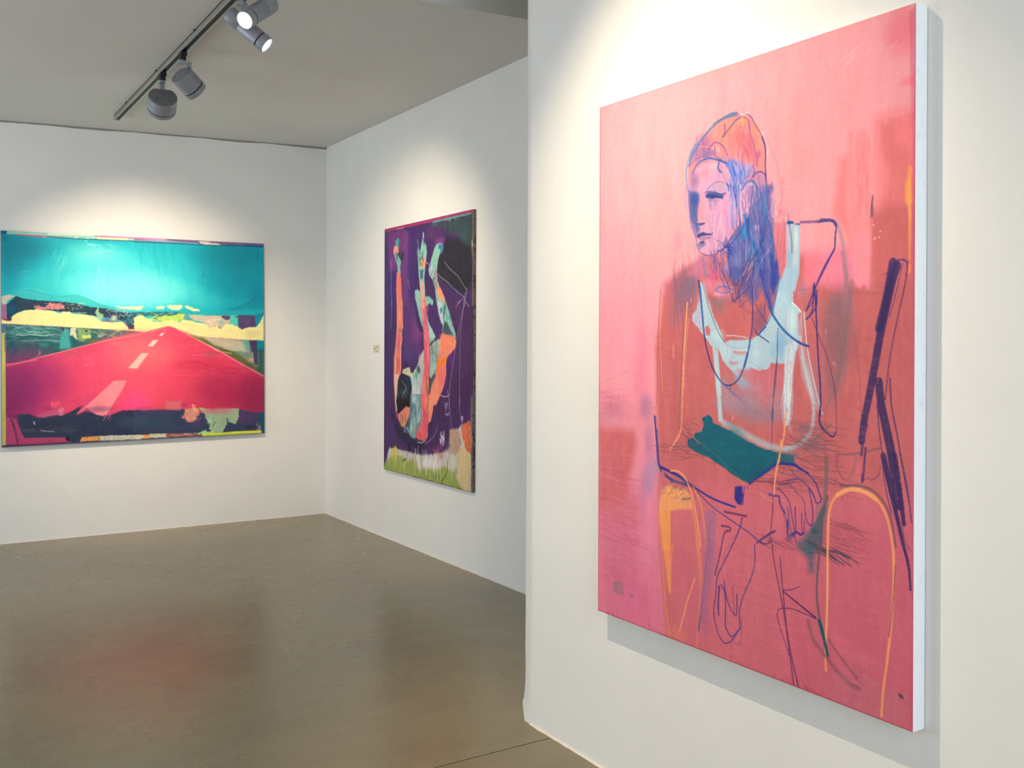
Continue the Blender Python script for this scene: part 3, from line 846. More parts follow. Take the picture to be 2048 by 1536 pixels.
["patch",[[1918,895,1975,890,1973,1113,1917,1078],[40,84,80],0.9],{"soft":25.4}],
["stroke",[[1416,807,1478,840,1554,880,1637,927,1747,995,1844,1050,1970,1120],[250,130,150],8.2,0.95],{"soft":3.3}],
["stroke",[[1231,710,1317,756,1403,802,1466,835],[250,140,120],7.2,0.85],{"soft":3.6}],
["patch",[[1149,734,1164,725,1182,725,1167,741],[250,150,150],0.6],{"soft":3.9}],
["patch",[[1140,755,1164,755,1143,779,1118,779],[250,206,196],0.95],{"soft":3.9}],
["patch",[[1072,813,1117,812,1072,863,1035,861],[252,206,190],0.95],{"soft":3.9}],
["patch",[[984,916,1041,916,951,1037,890,1033,931,982],[252,190,180],0.95],{"soft":3.9}],
["patch",[[979,928,1003,929,981,977,959,1037,877,1031,926,982],[250,186,176],0.5],{"soft":3.9}],
["patch",[[775,1129,876,1130,844,1199,780,1300,729,1382,695,1404,638,1383,582,1331,504,1387,627,1274,718,1187],[250,146,156],0.92],{"tint":8,"dirx":20,"diry":30,"soft":5.3}],
["glow",[666,1312,63,42,[240,110,136],0.5,0,1.0]],
["patch",[[107,1363,189,1365,237,1394,285,1400,361,1390,416,1387,471,1355,554,1312,504,1387,582,1355,655,1390,717,1405,798,1380,844,1364,984,1366,984,1563,809,1554,559,1549,537,1556,531,1594,470,1590,432,1552,152,1541,131,1504,113,1439],[42,52,78],0.97],{"tint":6,"dirx":50,"diry":16,"soft":5.9,"rag":3.7}],
["patch",[[924,1366,1120,1370,1302,1371,1489,1420,1758,1390,1876,1423,1972,1428,1948,1525,1915,1562,1744,1570,1488,1572,1363,1573,1119,1557,924,1559],[52,62,92],0.97],{"tint":6,"dirx":50,"diry":16,"soft":8.1,"rag":3.2}],
["glow",[307,1463,181,65,[44,48,64],0.8,0,1.0]],
["glow",[925,1461,178,67,[54,76,100],0.7,0,1.0]],
["glow",[1120,1473,170,56,[44,70,90],0.8,0,1.0]],
["glow",[1777,1462,172,71,[90,56,104],0.9,0,1.0]],
["glow",[1395,1490,107,51,[76,60,110],0.7,0,1.0]],
["glow",[666,1348,149,36,[120,70,110],0.6,0,1.0]],
["glow",[1862,1545,80,26,[44,36,60],0.7,0,1.0]],
["glow",[1001,1355,119,25,[200,70,130],0.6,0,1.0]],
["scribble",[723,1400,34,24,[220,110,150]],{"n":14,"w":5.3,"alpha":0.5,"ang":2,"spread":0.2,"seed":86,"ln":45,"curve":0.2}],
["scribble",[307,1487,181,24,[70,74,96]],{"n":30,"w":5.8,"alpha":0.4,"ang":0.05,"spread":0.15,"seed":87,"ln":108,"curve":0.2}],
["glow",[216,1434,9,21,[200,206,220],0.8,-0.3,1.0]],
["stroke",[[261,1491,307,1500,350,1503],[170,176,196],7.2,0.7],{"soft":7.2}],
["glow",[318,1329,65,35,[150,50,100],0.6,0,1.0]],
["patch",[[323,1299,339,1271,356,1289,383,1267,399,1298,361,1319,334,1321],[226,80,110],0.85],{"soft":4.4,"rag":3.6}],
["patch",[[361,1361,394,1321,427,1329,416,1358,418,1382,394,1386],[214,120,146],0.85],{"soft":3.6,"rag":5.1}],
["patch",[[237,1377,285,1350,361,1337,405,1375,307,1387,285,1397],[184,90,130],0.7],{"soft":7.2,"rag":3.6}],
["patch",[[24,1381,52,1383,94,1397,115,1457,131,1510,152,1541,432,1552,443,1579,473,1590,200,1594,26,1586],[172,62,108],0.97],{"tint":6,"soft":4.3}],
["patch",[[52,1383,68,1401,86,1449,99,1531,94,1554,86,1495,68,1436],[60,40,60],0.85],{"soft":7.0}],
["patch",[[97,1542,107,1549,107,1584,99,1583],[60,30,60],0.8],{"soft":4.9}],
["patch",[[432,1552,459,1557,443,1582,435,1573],[20,20,30],0.95],{"soft":3.7,"rag":5.1}],
["stroke",[[32,1585,200,1590,470,1590],[120,36,76],5.0,0.7],{"soft":3.2}],
["patch",[[548,1557,677,1557,677,1590,531,1591],[226,150,80],0.95],{"tint":16,"dirx":9,"diry":30,"soft":3.7,"rag":3.7}],
["patch",[[677,1555,984,1563,984,1599,677,1593],[204,200,180],0.95],{"tint":16,"dirx":8,"diry":30,"soft":3.8,"rag":3.8}],
["scribble",[809,1581,152,9,[110,100,90]],{"n":26,"w":3.8,"alpha":0.5,"ang":1.5,"spread":0.1,"seed":88,"ln":23,"curve":0.2}],
["patch",[[930,1562,1006,1565,1006,1592,930,1593],[216,200,170],0.95],{"soft":3.9}],
["patch",[[1000,1567,1048,1567,1045,1595,1000,1594],[240,160,90],0.95],{"soft":3.9,"rag":2.3}],
["patch",[[1045,1558,1180,1563,1180,1595,1048,1593],[206,198,170],0.95],{"soft":3.9,"rag":3.9}],
["patch",[[1168,1562,1401,1574,1444,1595,1301,1596,1173,1595],[150,90,84],0.9],{"tint":16,"dirx":12,"diry":12,"soft":4.8,"rag":4.0}],
["scribble",[1326,1579,112,9,[226,190,176]],{"n":16,"w":4.8,"alpha":0.6,"ang":-0.1,"spread":0.2,"seed":89,"ln":40,"curve":0.2}],
["patch",[[1413,1580,1450,1592,1463,1564,1488,1572,1628,1579,1718,1575,1948,1577,1951,1600,1744,1599,1469,1600],[212,222,64],0.97],{"tint":8,"dirx":40,"diry":10,"soft":4.1}],
["glow",[1679,1582,26,8,[120,230,80],0.8,0,1.0]],
["scribble",[1928,1550,20,33,[196,206,190]],{"n":14,"w":4.2,"alpha":0.6,"ang":1.2,"spread":0.3,"seed":90,"ln":34,"curve":0.2}],
["patch",[[1287,1446,1314,1410,1327,1373,1364,1362,1401,1364,1426,1378,1435,1410,1420,1447,1388,1477,1364,1485,1333,1474,1320,1448],[214,140,120],0.95],{"tint":14,"dirx":14,"diry":10,"soft":4.0,"rag":8.0}],
["glow",[1401,1377,31,19,[236,180,136],0.8,0,1.0]],
["glow",[1314,1435,31,19,[180,70,96],0.7,0,1.0]],
["scribble",[1376,1420,56,44,[240,190,150]],{"n":30,"w":4.0,"alpha":0.6,"ang":0.2,"spread":0.9,"seed":91,"ln":36,"curve":0.2}],
["patch",[[1370,1331,1408,1345,1401,1370,1373,1363],[240,160,150],0.7],{"soft":4.0,"rag":4.0}],
["patch",[[1426,1365,1552,1385,1758,1384,1757,1455,1731,1514,1679,1495,1660,1468,1654,1519,1621,1578,1539,1573,1513,1542,1520,1498,1489,1458,1476,1419],[160,190,150],0.9],{"tint":8,"dirx":10,"diry":40,"soft":4.9,"rag":5.7}],
["glow",[1552,1398,128,32,[196,110,116],0.85,0,1.0]],
["glow",[1648,1403,117,39,[190,130,130],0.7,0,1.0]],
["glow",[1514,1485,25,32,[170,226,160],0.8,0,1.0]],
["scribble",[1615,1453,84,70,[120,120,120]],{"n":30,"w":3.3,"alpha":0.4,"ang":1.57,"spread":0.05,"seed":92,"ln":74,"curve":0.2}],
["patch",[[1419,1577,1457,1558,1482,1553,1507,1567,1551,1557,1558,1577,1463,1586],[170,214,150],0.9],{"soft":4.0,"rag":6.5}],
["stroke",[[1564,1488,1545,1519],[40,40,50],4.9,0.8],{"soft":3.7}],
["glow",[1657,1468,10,12,[110,60,90],0.9,0,1.0]],
["glow",[1426,1435,38,19,[100,60,110],0.5,0,1.0]],
["patch",[[1162,1301,1290,1308,1287,1380,1168,1373],[214,110,120],0.8],{"soft":7.9,"rag":3.2}],
["glow",[1315,1340,37,31,[150,60,90],0.5,0,1.0]],
["patch",[[1948,1433,1972,1428,1971,1602,1953,1600,1942,1472],[0,84,112],0.95],{"soft":5.1,"rag":3.4}],
["patch",[[0,688,29,691,29,772,0,772],[70,116,140],0.97],{"soft":3.5}],
["patch",[[0,756,27,757,26,1586,2,1589],[184,186,98],0.97],{"tint":10,"dirx":10,"diry":60,"soft":2.8}],
["patch",[[19,768,27,768,27,896,22,895],[60,90,130],0.7],{"soft":3.5}],
["glow",[13,953,12,116,[214,218,120],0.6,0,1.0]],
["patch",[[-4,0,39,0,39,20,21,29,-4,27],[0,96,140],0.97],{"soft":3.5}],
["patch",[[39,0,319,-1,629,-3,983,-11,983,26,528,34,254,35,39,23],[150,200,190],0.97],{"tint":8,"dirx":60,"diry":8,"soft":2.9}],
["patch",[[319,2,640,-5,640,7,308,16],[206,232,220],0.9],{"soft":3.7}],
["patch",[[73,23,276,23,362,26,286,36,116,31],[214,70,110],0.9],{"soft":5.0}],
["patch",[[276,23,445,24,445,31,281,37],[190,140,150],0.8],{"soft":5.1}],
["patch",[[629,-1,988,-11,988,13,674,12],[206,120,170],0.9],{"soft":4.6}],
["patch",[[657,18,882,9,894,29,663,31],[232,220,176],0.9],{"soft":3.8,"rag":3.8}],
["stroke",[[308,29,472,34,697,33,983,31],[16,80,90],7.5,0.8],{"soft":3.0,"dry":0.1}],
["stroke",[[503,25,510,30],[250,250,240],5.2,0.9],{"soft":3.3}],
["stroke",[[514,19,521,24],[250,250,240],5.2,0.9],{"soft":3.3}],
["stroke",[[591,25,597,29],[250,250,240],5.2,0.9],{"soft":3.4}],
["stroke",[[629,22,636,26],[250,250,240],5.2,0.9],{"soft":3.4}],
["patch",[[934,-5,1246,-5,1976,-8,1976,29,1686,30,1431,31,933,39],[120,90,140],0.97],{"tint":8,"dirx":60,"diry":8,"soft":4.1}],
["patch",[[934,-4,1185,-5,1185,14,933,15],[222,130,180],0.85],{"soft":7.8}],
["patch",[[933,21,1246,18,1431,19,1431,35,1124,34,933,35],[110,170,190],0.85],{"soft":6.3}],
["glow",[1124,15,158,13,[190,180,210],0.7,0,1.0]],
["patch",[[1431,6,1494,4,1609,20,1628,31,1494,35,1450,24],[236,228,196],0.9],{"soft":4.1,"rag":6.5}],
["stroke",[[933,36,1185,34,1494,36,1686,30],[0,90,110],9.6,0.75],{"soft":4.8}],
["patch",[[1673,21,1976,16,1976,32,1817,32,1686,34],[20,90,140],0.85],{"soft":5.9}],
["stroke",[[934,-5,1246,-5,1622,-6,1976,-6],[96,50,90],4.1,0.7],{"soft":3.6}],
["scribble",[1622,13,156,8,[160,110,150]],{"n":14,"w":4.9,"alpha":0.5,"ang":0.05,"spread":0.1,"seed":93,"ln":66,"curve":0.2}],
["stroke",[[1975,4,1974,902,1975,1599],[40,60,90],5.1,0.6],{"soft":3.8}],
["streaks",[3,40,40,3]],
["streaks",[4,10,12,8]]
]
DIVER = [
["patch",[[-65,-81,1413,-18,1409,1881,-45,1880],[70,40,96],1],{"soft":10.4}],
["patch",[[7,16,424,27,428,600,13,585],[76,48,122],0.9],{"soft":45.7}],
["patch",[[12,544,561,566,519,910,499,1323,20,1347],[66,44,104],0.8],{"soft":44.6}],
["patch",[[45,30,297,29,424,67,414,278,416,599,325,596,289,422,217,315,84,327,71,200],[116,58,126],0.85],{"tint":6,"soft":28.4}],
["glow",[145,258,72,73,[122,60,136],0.8,0,1.0]],
["glow",[356,121,69,102,[124,58,126],0.7,0,1.0]],
["patch",[[72,337,217,341,219,592,87,587],[62,44,112],0.9],{"soft":28.9}],
["patch",[[424,67,514,36,752,51,731,136,668,150,559,120,539,485,495,602,428,600],[72,42,110],0.8],{"soft":32.3}],
["glow",[794,103,164,77,[90,50,100],0.8,0,1.0]],
["glow",[907,171,120,48,[136,56,140],0.9,0,1.0]],
["glow",[987,235,59,47,[110,48,104],0.7,0,1.0]],
["patch",[[752,31,977,36,1199,28,1365,24,1356,266,1292,252,1246,220,1171,159,1095,133,977,93,876,64],[56,76,78],0.92],{"tint":8,"soft":29.2}],
["glow",[1246,148,101,82,[60,86,84],0.7,0,1.0]],
["glow",[825,49,82,19,[80,110,110],0.6,0,1.0]],
["glow",[1152,148,57,37,[96,56,110],0.6,0,1.0]],
["glow",[927,78,60,28,[90,46,92],0.6,0,1.0]],
["patch",[[977,159,1152,166,1265,222,1356,257,1355,481,1292,540,1190,540,1056,492,958,449,877,397,867,340,897,266,957,242],[42,38,50],0.95],{"tint":5,"soft":24.4,"rag":9.8}],
["patch",[[877,445,1027,486,1190,545,1292,545,1355,481,1355,633,857,615],[72,42,102],0.8],{"soft":38.6}],
["patch",[[1017,585,1364,599,1363,1281,879,1304,979,1096,1152,864],[74,42,92],0.8],{"tint":4,"soft":38.5}],
["glow",[1218,910,181,225,[78,46,92],0.6,0,1.0]],
["glow",[1076,979,67,78,[96,40,124],0.8,0,1.0]],
["glow",[1037,937,58,28,[120,60,140],0.6,0,1.0]],
["glow",[1218,1157,181,117,[62,34,78],0.7,0,1.0]],
["patch",[[427,561,517,565,562,714,617,783,660,794,649,939,585,974,430,975,339,976,336,557],[96,52,120],0.8],{"dry":0.1,"soft":43.2}],
["glow",[551,802,119,98,[130,62,124],0.85,0,1.0]],
["glow",[507,728,99,59,[128,60,124],0.5,0,1.0]],
["glow",[441,960,176,79,[76,58,122],0.9,0,1.0]],
["glow",[374,1035,79,30,[54,36,90],0.8,0,1.0]],
["patch",[[691,601,857,578,878,607,938,722,953,770,878,820,858,830,733,718],[72,42,104],0.95],{"soft":15.3}],
["patch",[[517,565,562,645,616,744,660,784,606,793,562,729],[44,34,84],0.85],{"soft":10.7}],
["patch",[[7,1270,1363,1214,1354,1369,1227,1412,1067,1455,1048,1575,960,1629,778,1659,588,1672,263,1661,72,1673,24,1754,12,1766],[68,38,88],0.6],{"soft":31.0}],
["glow",[107,1522,131,168,[74,44,110],0.7,0,1.0]],
["glow",[879,1328,292,94,[66,34,84],0.7,0,1.0]],
["patch",[[5,2,558,3,977,1,1356,-1,1374,3,1365,20,1209,18,876,21,558,26,250,24,7,21],[176,46,112],0.97],{"tint":6,"dirx":60,"diry":10,"soft":4.7}],
["stroke",[[5,1,558,1,977,-1,1356,-4],[96,30,60],5.2,0.8],{"soft":4.7}],
["stroke",[[794,26,977,27,1171,25,1338,24],[96,180,160],11.8,0.85],{"soft":4.4,"dry":0.3}],
["scribble",[1075,21,246,19,[120,200,180]],{"n":24,"w":5.9,"alpha":0.5,"ang":1.3,"spread":0.2,"seed":100,"ln":30,"curve":0.2}],
["stroke",[[20,28,215,26,424,27,667,25],[60,66,70],11.2,0.6],{"soft":5.1,"dry":0.3}],
["stroke",[[215,18,332,20],[230,190,200],5.7,0.7],{"soft":5.1}],
["glow",[1046,39,14,14,[100,190,180],0.8,0,1.0]],
["patch",[[191,107,227,89,274,94,281,135,251,153,240,193,204,201],[60,170,160],0.95],{"soft":6.9}],
["patch",[[174,146,204,139,245,158,246,204,162,202,156,171],[238,160,136],0.95],{"soft":5.7,"rag":3.4}],
["patch",[[168,203,252,204,305,219,293,269,276,309,288,360,235,357,229,295,193,251],[130,186,176],0.95],{"soft":5.7,"rag":4.6}],
["patch",[[228,208,322,190,340,232,305,270,276,247],[40,50,64],0.9],{"soft":9.0}],
["scribble",[240,234,59,41,[40,56,70]],{"n":20,"w":5.7,"alpha":0.6,"ang":1.5,"spread":0.3,"seed":101,"ln":51,"curve":0.2}],
["stroke",[[298,55,274,94,263,134,287,207],[120,50,110],28.3,0.8],{"soft":11.3}],
["patch",[[217,346,270,344,288,386,319,596,219,592,206,469],[236,124,112],0.97],{"tint":10,"dirx":7,"diry":60,"soft":5.7,"rag":2.8}],
["patch",[[219,547,319,552,332,759,315,794,321,840,298,910,299,1062,282,1112,247,1128,237,1336,196,1338,170,1115,172,987,192,910,209,839,221,757,217,655],[232,134,116],0.97],{"tint":12,"dirx":8,"diry":50,"soft":5.6,"rag":2.8}],
["glow",[257,870,47,101,[214,94,126],0.85,0,1.0]],
["glow",[267,667,47,71,[244,160,124],0.7,0,1.0]],
["glow",[199,1038,31,82,[240,176,140],0.7,0,1.0]],
["glow",[258,1027,42,46,[222,110,110],0.7,0,1.0]],
["patch",[[222,987,269,996,282,1062,259,1103,223,1093],[214,90,96],0.5],{"soft":11.3}],
["glow",[280,779,47,25,[150,110,110],0.7,0,1.0]],
["stroke",[[292,860,295,1011,288,1092],[250,200,190],9.0,0.8],{"soft":5.0}],
["stroke",[[320,769,315,819],[40,40,50],7.8,0.6],{"soft":5.0,"dry":0.2}],
["patch",[[178,1105,276,1107,247,1164,231,1336,202,1338,174,1166],[232,190,170],0.9],{"soft":7.9,"rag":2.8}],
["stroke",[[222,992,246,1032,211,1073],[90,50,60],5.7,0.5],{"soft":5.1,"dry":0.2}],
["patch",[[630,156,646,109,646,79,662,86,668,150,700,177,711,232,684,346,669,423,682,512,701,609,616,606,604,488,582,369,571,289,559,199,576,181,603,213,614,194],[142,198,184],0.97],{"tint":8,"dirx":10,"diry":40,"soft":5.3,"rag":2.7}],
["stroke",[[559,130,572,161,576,191],[120,160,170],10.8,0.8],{"soft":4.8}],
["stroke",[[657,129,668,169],[30,80,120],15.9,0.8],{"soft":4.8}],
["glow",[576,201,22,20,[60,90,150],0.7,0,1.0]],
["stroke",[[690,293,743,319],[214,150,190],7.3,0.8],{"soft":4.7}],
["patch",[[625,269,679,263,690,298,668,345,625,342],[246,156,110],0.9],{"soft":7.4,"rag":4.2}],
["patch",[[604,351,658,349,647,412,615,420],[50,90,130],0.85],{"soft":7.4,"rag":5.3}],
["scribble",[614,258,43,54,[36,50,60]],{"n":34,"w":5.3,"alpha":0.6,"ang":1.4,"spread":0.7,"seed":102,"ln":37,"curve":0.2}],
["patch",[[615,430,669,443,685,609,616,606],[236,160,146],0.9],{"tint":10,"dirx":8,"diry":30,"soft":10.6,"rag":3.2}],
["stroke",[[669,433,680,511],[150,206,190],12.6,0.7],{"soft":4.7}],
["patch",[[605,563,696,567,712,669,744,776,755,843,760,939,766,1005,750,1101,740,1206,746,1311,630,1317,634,1152,661,1055,671,1007,655,949,671,910,660,813,659,765,627,667],[226,100,118],0.97],{"tint":10,"dirx":8,"diry":60,"soft":5.2,"rag":3.1}],
["glow",[648,599,43,58,[244,176,150],0.8,0,1.0]],
["glow",[659,668,38,58,[240,150,140],0.7,0,1.0]],
["stroke",[[670,644,702,732],[90,50,80],26.2,0.4],{"grain":6,"soft":4.7,"dry":0.5}],
["glow",[734,939,31,125,[246,140,120],0.7,0,1.0]],
["glow",[692,982,42,58,[214,84,130],0.7,0,1.0]],
["glow",[693,1199,63,115,[240,150,120],0.85,0,1.0]],
["glow",[735,1149,21,95,[246,160,120],0.7,0,1.0]],
["scribble",[714,1179,15,72,[60,30,40]],{"n":16,"w":6.2,"alpha":0.7,"ang":1.7,"spread":0.5,"seed":103,"ln":31,"curve":0.2}],
["scribble",[712,717,32,145,[250,190,170]],{"n":30,"w":5.2,"alpha":0.5,"ang":1.5,"spread":0.3,"seed":104,"ln":47,"curve":0.2}],
["stroke",[[660,949,671,1055,650,1152,638,1316],[250,190,170],8.4,0.7],{"soft":4.7}],
["patch",[[522,494,561,486,604,503,615,538,627,607,561,604,528,554],[150,196,184],0.95],{"soft":6.4,"rag":3.2}],
["patch",[[690,541,754,544,806,575,811,599,785,608,770,593,701,600],[140,190,180],0.95],{"soft":6.2,"rag":3.1}],
["patch",[[550,561,616,564,638,667,659,755,659,774,605,705,561,616],[146,190,182],0.9],{"soft":8.5,"rag":2.7}],
["patch",[[696,567,806,571,801,605,775,604,770,589,717,606,696,615],[140,188,180],0.95],{"soft":6.2}],
["patch",[[718,708,775,757,848,829,776,872,760,881,749,814,739,766],[176,214,212],0.95],{"tint":10,"dirx":8,"diry":20,"soft":6.2,"rag":2.6}],
["glow",[754,742,17,19,[60,150,200],0.7,0,1.0]],
["glow",[807,853,61,19,[140,190,190],0.6,0,1.0]],
["patch",[[825,207,856,186,897,180,937,184,957,214,942,241,907,257,882,293,867,349,862,396,877,445,918,504,978,563,1003,620,867,615,837,500,795,426,753,399,734,359,753,322,795,258],[140,198,180],0.97],{"tint":8,"dirx":12,"diry":30,"soft":5.1,"rag":2.5}],
["patch",[[877,193,927,185,957,214,937,245,902,247,912,219],[40,130,160],0.9],{"soft":7.1,"rag":3.0}],
["glow",[897,213,30,14,[60,70,90],0.6,0,1.0]],
["patch",[[737,350,784,329,816,355,826,413,805,431,764,405],[196,210,216],0.9],{"soft":7.2,"rag":3.1}],
["scribble",[795,383,52,43,[60,70,100]],{"n":30,"w":5.2,"alpha":0.55,"ang":1.9,"spread":0.5,"seed":105,"ln":46,"curve":0.2}],
["patch",[[846,362,867,397,867,478,836,466,841,405],[214,150,130],0.8],{"soft":8.2,"rag":4.1}],
["patch",[[857,487,882,469,928,500,978,563,1003,620,938,590,877,545],[246,150,112],0.95],{"soft":6.0,"rag":3.0}],
["scribble",[836,452,31,33,[40,50,70]],{"n":16,"w":5.1,"alpha":0.6,"ang":1.3,"spread":0.3,"seed":106,"ln":46,"curve":0.2}],
["patch",[[872,574,978,578,1003,607,1056,679,1095,749,1133,809,1138,846,1076,818,978,812,938,788,953,760,938,722,888,650],[140,196,184],0.97],{"tint":10,"dirx":12,"diry":20,"soft":5.9,"rag":3.0}],
["patch",[[867,588,928,586,938,629,968,676,948,751,918,722,883,655],[196,206,204],0.9],{"soft":8.0,"rag":4.0}],
["glow",[928,647,22,33,[20,110,180],0.9,0.4,1.0]],
["patch",[[978,583,998,593,978,677,958,723,953,657],[50,80,90],0.7],{"soft":8.0,"rag":5.0}],
["glow",[978,597,39,19,[246,170,130],0.6,0,1.0]],
["scribble",[1027,687,58,70,[60,90,90]],{"n":24,"w":4.9,"alpha":0.5,"ang":1.2,"spread":0.4,"seed":107,"ln":39,"curve":0.2}],
["patch",[[978,723,1017,734,1066,785,1105,818,978,812,948,788],[60,70,84],0.9],{"soft":11.8}],
["patch",[[953,798,978,812,1085,822,1124,832,1141,864,1124,910,1057,947,1018,970,1003,1012,1003,1086,969,1170,909,1247,859,1305,746,1311,766,1186,828,1090,869,1051,863,1004,878,957,899,891,908,844],[246,140,112],0.97],{"tint":7,"dirx":14,"diry":30,"soft":6.0,"rag":2.5}],
["glow",[1018,873,97,51,[248,140,110],0.6,0,1.0]],
["stroke",[[1133,855,1124,901],[255,190,120],14.5,0.8],{"soft":4.3}],
["glow",[929,825,40,28,[226,110,120],0.7,0,1.0]],
["glow",[939,1097,69,112,[230,104,120],0.8,0.2,1.0]],
["glow",[839,1231,71,71,[246,140,120],0.7,0,1.0]],
["stroke",[[1003,1049,989,1119,939,1208],[220,120,180],9.9,0.6],{"soft":4.4}],
["patch",[[858,1033,884,1018,868,985,939,994,1008,965,1008,989,939,1027,889,1051,869,1089,848,1094],[244,126,24],0.9],{"soft":8.0,"rag":6.0}],
["glow",[879,1018,40,24,[246,150,90],0.5,0,1.0]],
["patch",[[765,886,838,848,893,837,909,863,894,938,868,1004,858,1051,777,1124,756,1101,766,1005],[170,200,190],0.95],{"tint":12,"dirx":9,"diry":30,"soft":6.1,"rag":3.1}],
["scribble",[827,929,61,81,[70,80,80]],{"n":50,"w":5.1,"alpha":0.55,"ang":1.4,"spread":0.4,"seed":108,"ln":61,"curve":0.2}],
["scribble",[807,1052,41,52,[150,190,206]],{"n":20,"w":7.1,"alpha":0.6,"ang":1.5,"spread":0.2,"seed":109,"ln":71,"curve":0.2}],
["stroke",[[765,886,827,858,893,837],[40,44,50],10.2,0.8],{"soft":4.6,"dry":0.15}],
["patch",[[828,1090,859,1094,838,1118,797,1157,767,1225,751,1197,766,1139],[70,84,78],0.9],{"soft":8.2,"rag":4.1}],
["patch",[[498,1088,564,1037,607,973,660,920,671,949,660,1007,671,1036,650,1104,629,1201,619,1317,455,1325,476,1216,453,1118],[180,196,196],0.96],{"tint":12,"dirx":12,"diry":30,"soft":7.4,"rag":2.7}],
["glow",[617,983,43,44,[206,190,170],0.8,0,1.0]],
["glow",[585,1066,43,39,[44,60,64],0.9,0.4,1.0]],
["glow",[542,1111,33,39,[30,140,110],0.85,0,1.0]],
["glow",[520,1156,55,39,[110,160,170],0.6,0,1.0]],
["glow",[521,1234,55,54,[220,190,200],0.7,0,1.0]],
["glow",[565,1281,65,39,[130,176,186],0.6,0,1.0]],
["scribble",[553,1204,65,88,[214,226,226]],{"n":30,"w":8.5,"alpha":0.5,"ang":1.5,"spread":0.15,"seed":110,"ln":107,"curve":0.2}],
["patch",[[317,1091,340,1066,408,1055,447,1051,453,1084,498,1097,487,1127,431,1114,340,1106],[214,214,170],0.95],{"soft":6.6,"rag":4.4}],
["glow",[340,1096,34,10,[230,150,170],0.8,0,1.0]],
["glow",[385,1080,34,15,[160,170,130],0.6,0,1.0]],
["patch",[[276,1118,340,1101,408,1114,454,1138,476,1187,471,1256,455,1325,231,1336,234,1215,247,1154],[24,36,52],0.98],{"soft":6.6,"rag":2.8}],
["glow",[386,1135,68,25,[30,60,100],0.7,0,1.0]],
["glow",[420,1188,34,40,[30,70,100],0.6,0,1.0]],
["stroke",[[317,1152,386,1209,341,1251,284,1314],[150,176,196],5.5,0.75],{"soft":5.0}],
["stroke",[[386,1209,272,1299],[150,176,196],5.5,0.75],{"soft":5.0}],
["stroke",[[341,1256,454,1251],[150,176,196],5.5,0.75],{"soft":4.9}],
["stroke",[[352,1261,432,1292],[150,176,196],5.5,0.75],{"soft":4.9}],
["stroke",[[283,1233,341,1271],[150,176,196],5.6,0.75],{"soft":5.0}],
["stroke",[[307,1283,387,1249],[150,176,196],5.5,0.75],{"soft":5.0}],
["stroke",[[375,1180,409,1253,387,1289],[150,176,196],5.5,0.75],{"soft":4.9}],
["patch",[[213,1312,230,1255,454,1246,452,1296,444,1336,387,1343,342,1361,296,1378,273,1397,243,1391],[14,16,24],0.98],{"soft":6.6,"rag":3.3}],
["scribble",[341,1266,91,20,[120,150,170]],{"n":12,"w":5.0,"alpha":0.6,"ang":0.9,"spread":0.8,"seed":111,"ln":78,"curve":0.2}],
["patch",[[207,1256,230,1255,213,1312,237,1376,214,1403,202,1353],[230,190,170],0.9],{"soft":6.8}],
["patch",[[273,1397,342,1361,387,1336,421,1347,455,1340,455,1399,422,1426,365,1494,308,1498,261,1451,226,1407],[236,140,116],0.95],{"tint":14,"dirx":8,"diry":16,"soft":6.6,"rag":4.4}],
["glow",[238,1417,35,30,[190,60,120],0.8,0,1.0]],
["glow",[331,1466,57,30,[206,170,110],0.85,0,1.0]],
["scribble",[331,1456,57,40,[90,60,50]],{"n":22,"w":5.5,"alpha":0.5,"ang":1.8,"spread":0.3,"seed":112,"ln":66,"curve":0.2}],
["patch",[[454,1246,635,1239,630,1341,641,1412,577,1489,555,1558,501,1572,434,1548,388,1497,433,1415,455,1350],[110,150,156],0.96],{"tint":14,"dirx":9,"diry":40,"soft":7.5,"rag":3.2}],
["glow",[521,1288,55,54,[200,206,216],0.85,0,1.0]],
["glow",[488,1348,44,64,[30,90,110],0.8,0.4,1.0]],
["glow",[422,1470,34,54,[24,80,96],0.85,0.3,1.0]],
["glow",[522,1415,55,63,[90,130,160],0.6,0,1.0]],
["glow",[587,1401,32,63,[200,214,206],0.7,0,1.0]],
["glow",[478,1496,44,39,[150,196,110],0.75,0,1.0]],
["glow",[522,1541,55,24,[120,180,160],0.7,0,1.0]],
["scribble",[533,1419,76,112,[206,224,220]],{"n":46,"w":6.9,"alpha":0.55,"ang":1.8,"spread":0.2,"seed":113,"ln":107,"curve":0.2}],
["scribble",[522,1395,87,127,[30,70,90]],{"n":26,"w":7.0,"alpha":0.45,"ang":1.8,"spread":0.2,"seed":114,"ln":107,"curve":0.2}],
["patch",[[629,1239,751,1234,741,1335,736,1430,731,1545,673,1573,566,1562,544,1540,577,1489,641,1422,630,1341],[230,96,106],0.97],{"tint":12,"dirx":9,"diry":24,"soft":6.3,"rag":3.1}],
["glow",[704,1294,52,96,[246,140,100],0.9,0,1.0]],
["glow",[673,1377,53,58,[206,70,120],0.7,0,1.0]],
["glow",[609,1535,64,29,[232,84,90],0.7,0,1.0]],
["stroke",[[746,1239,736,1302,720,1336],[60,40,40],7.2,0.6],{"soft":4.6,"dry":0.2}],
["scribble",[630,1427,21,82,[190,206,190]],{"n":26,"w":5.3,"alpha":0.6,"ang":0.8,"spread":0.6,"seed":115,"ln":42,"curve":0.2}],
["patch",[[746,1235,909,1228,869,1263,818,1312,803,1369,778,1423,741,1440,741,1335],[246,146,116],0.97],{"tint":8,"soft":6.1,"rag":2.0}],
["glow",[767,1353,31,76,[240,140,90],0.6,0,1.0]],
["stroke",[[566,1587,652,1584,716,1546,731,1507],[214,206,196],8.3,0.8],{"soft":4.7,"dry":0.15}],
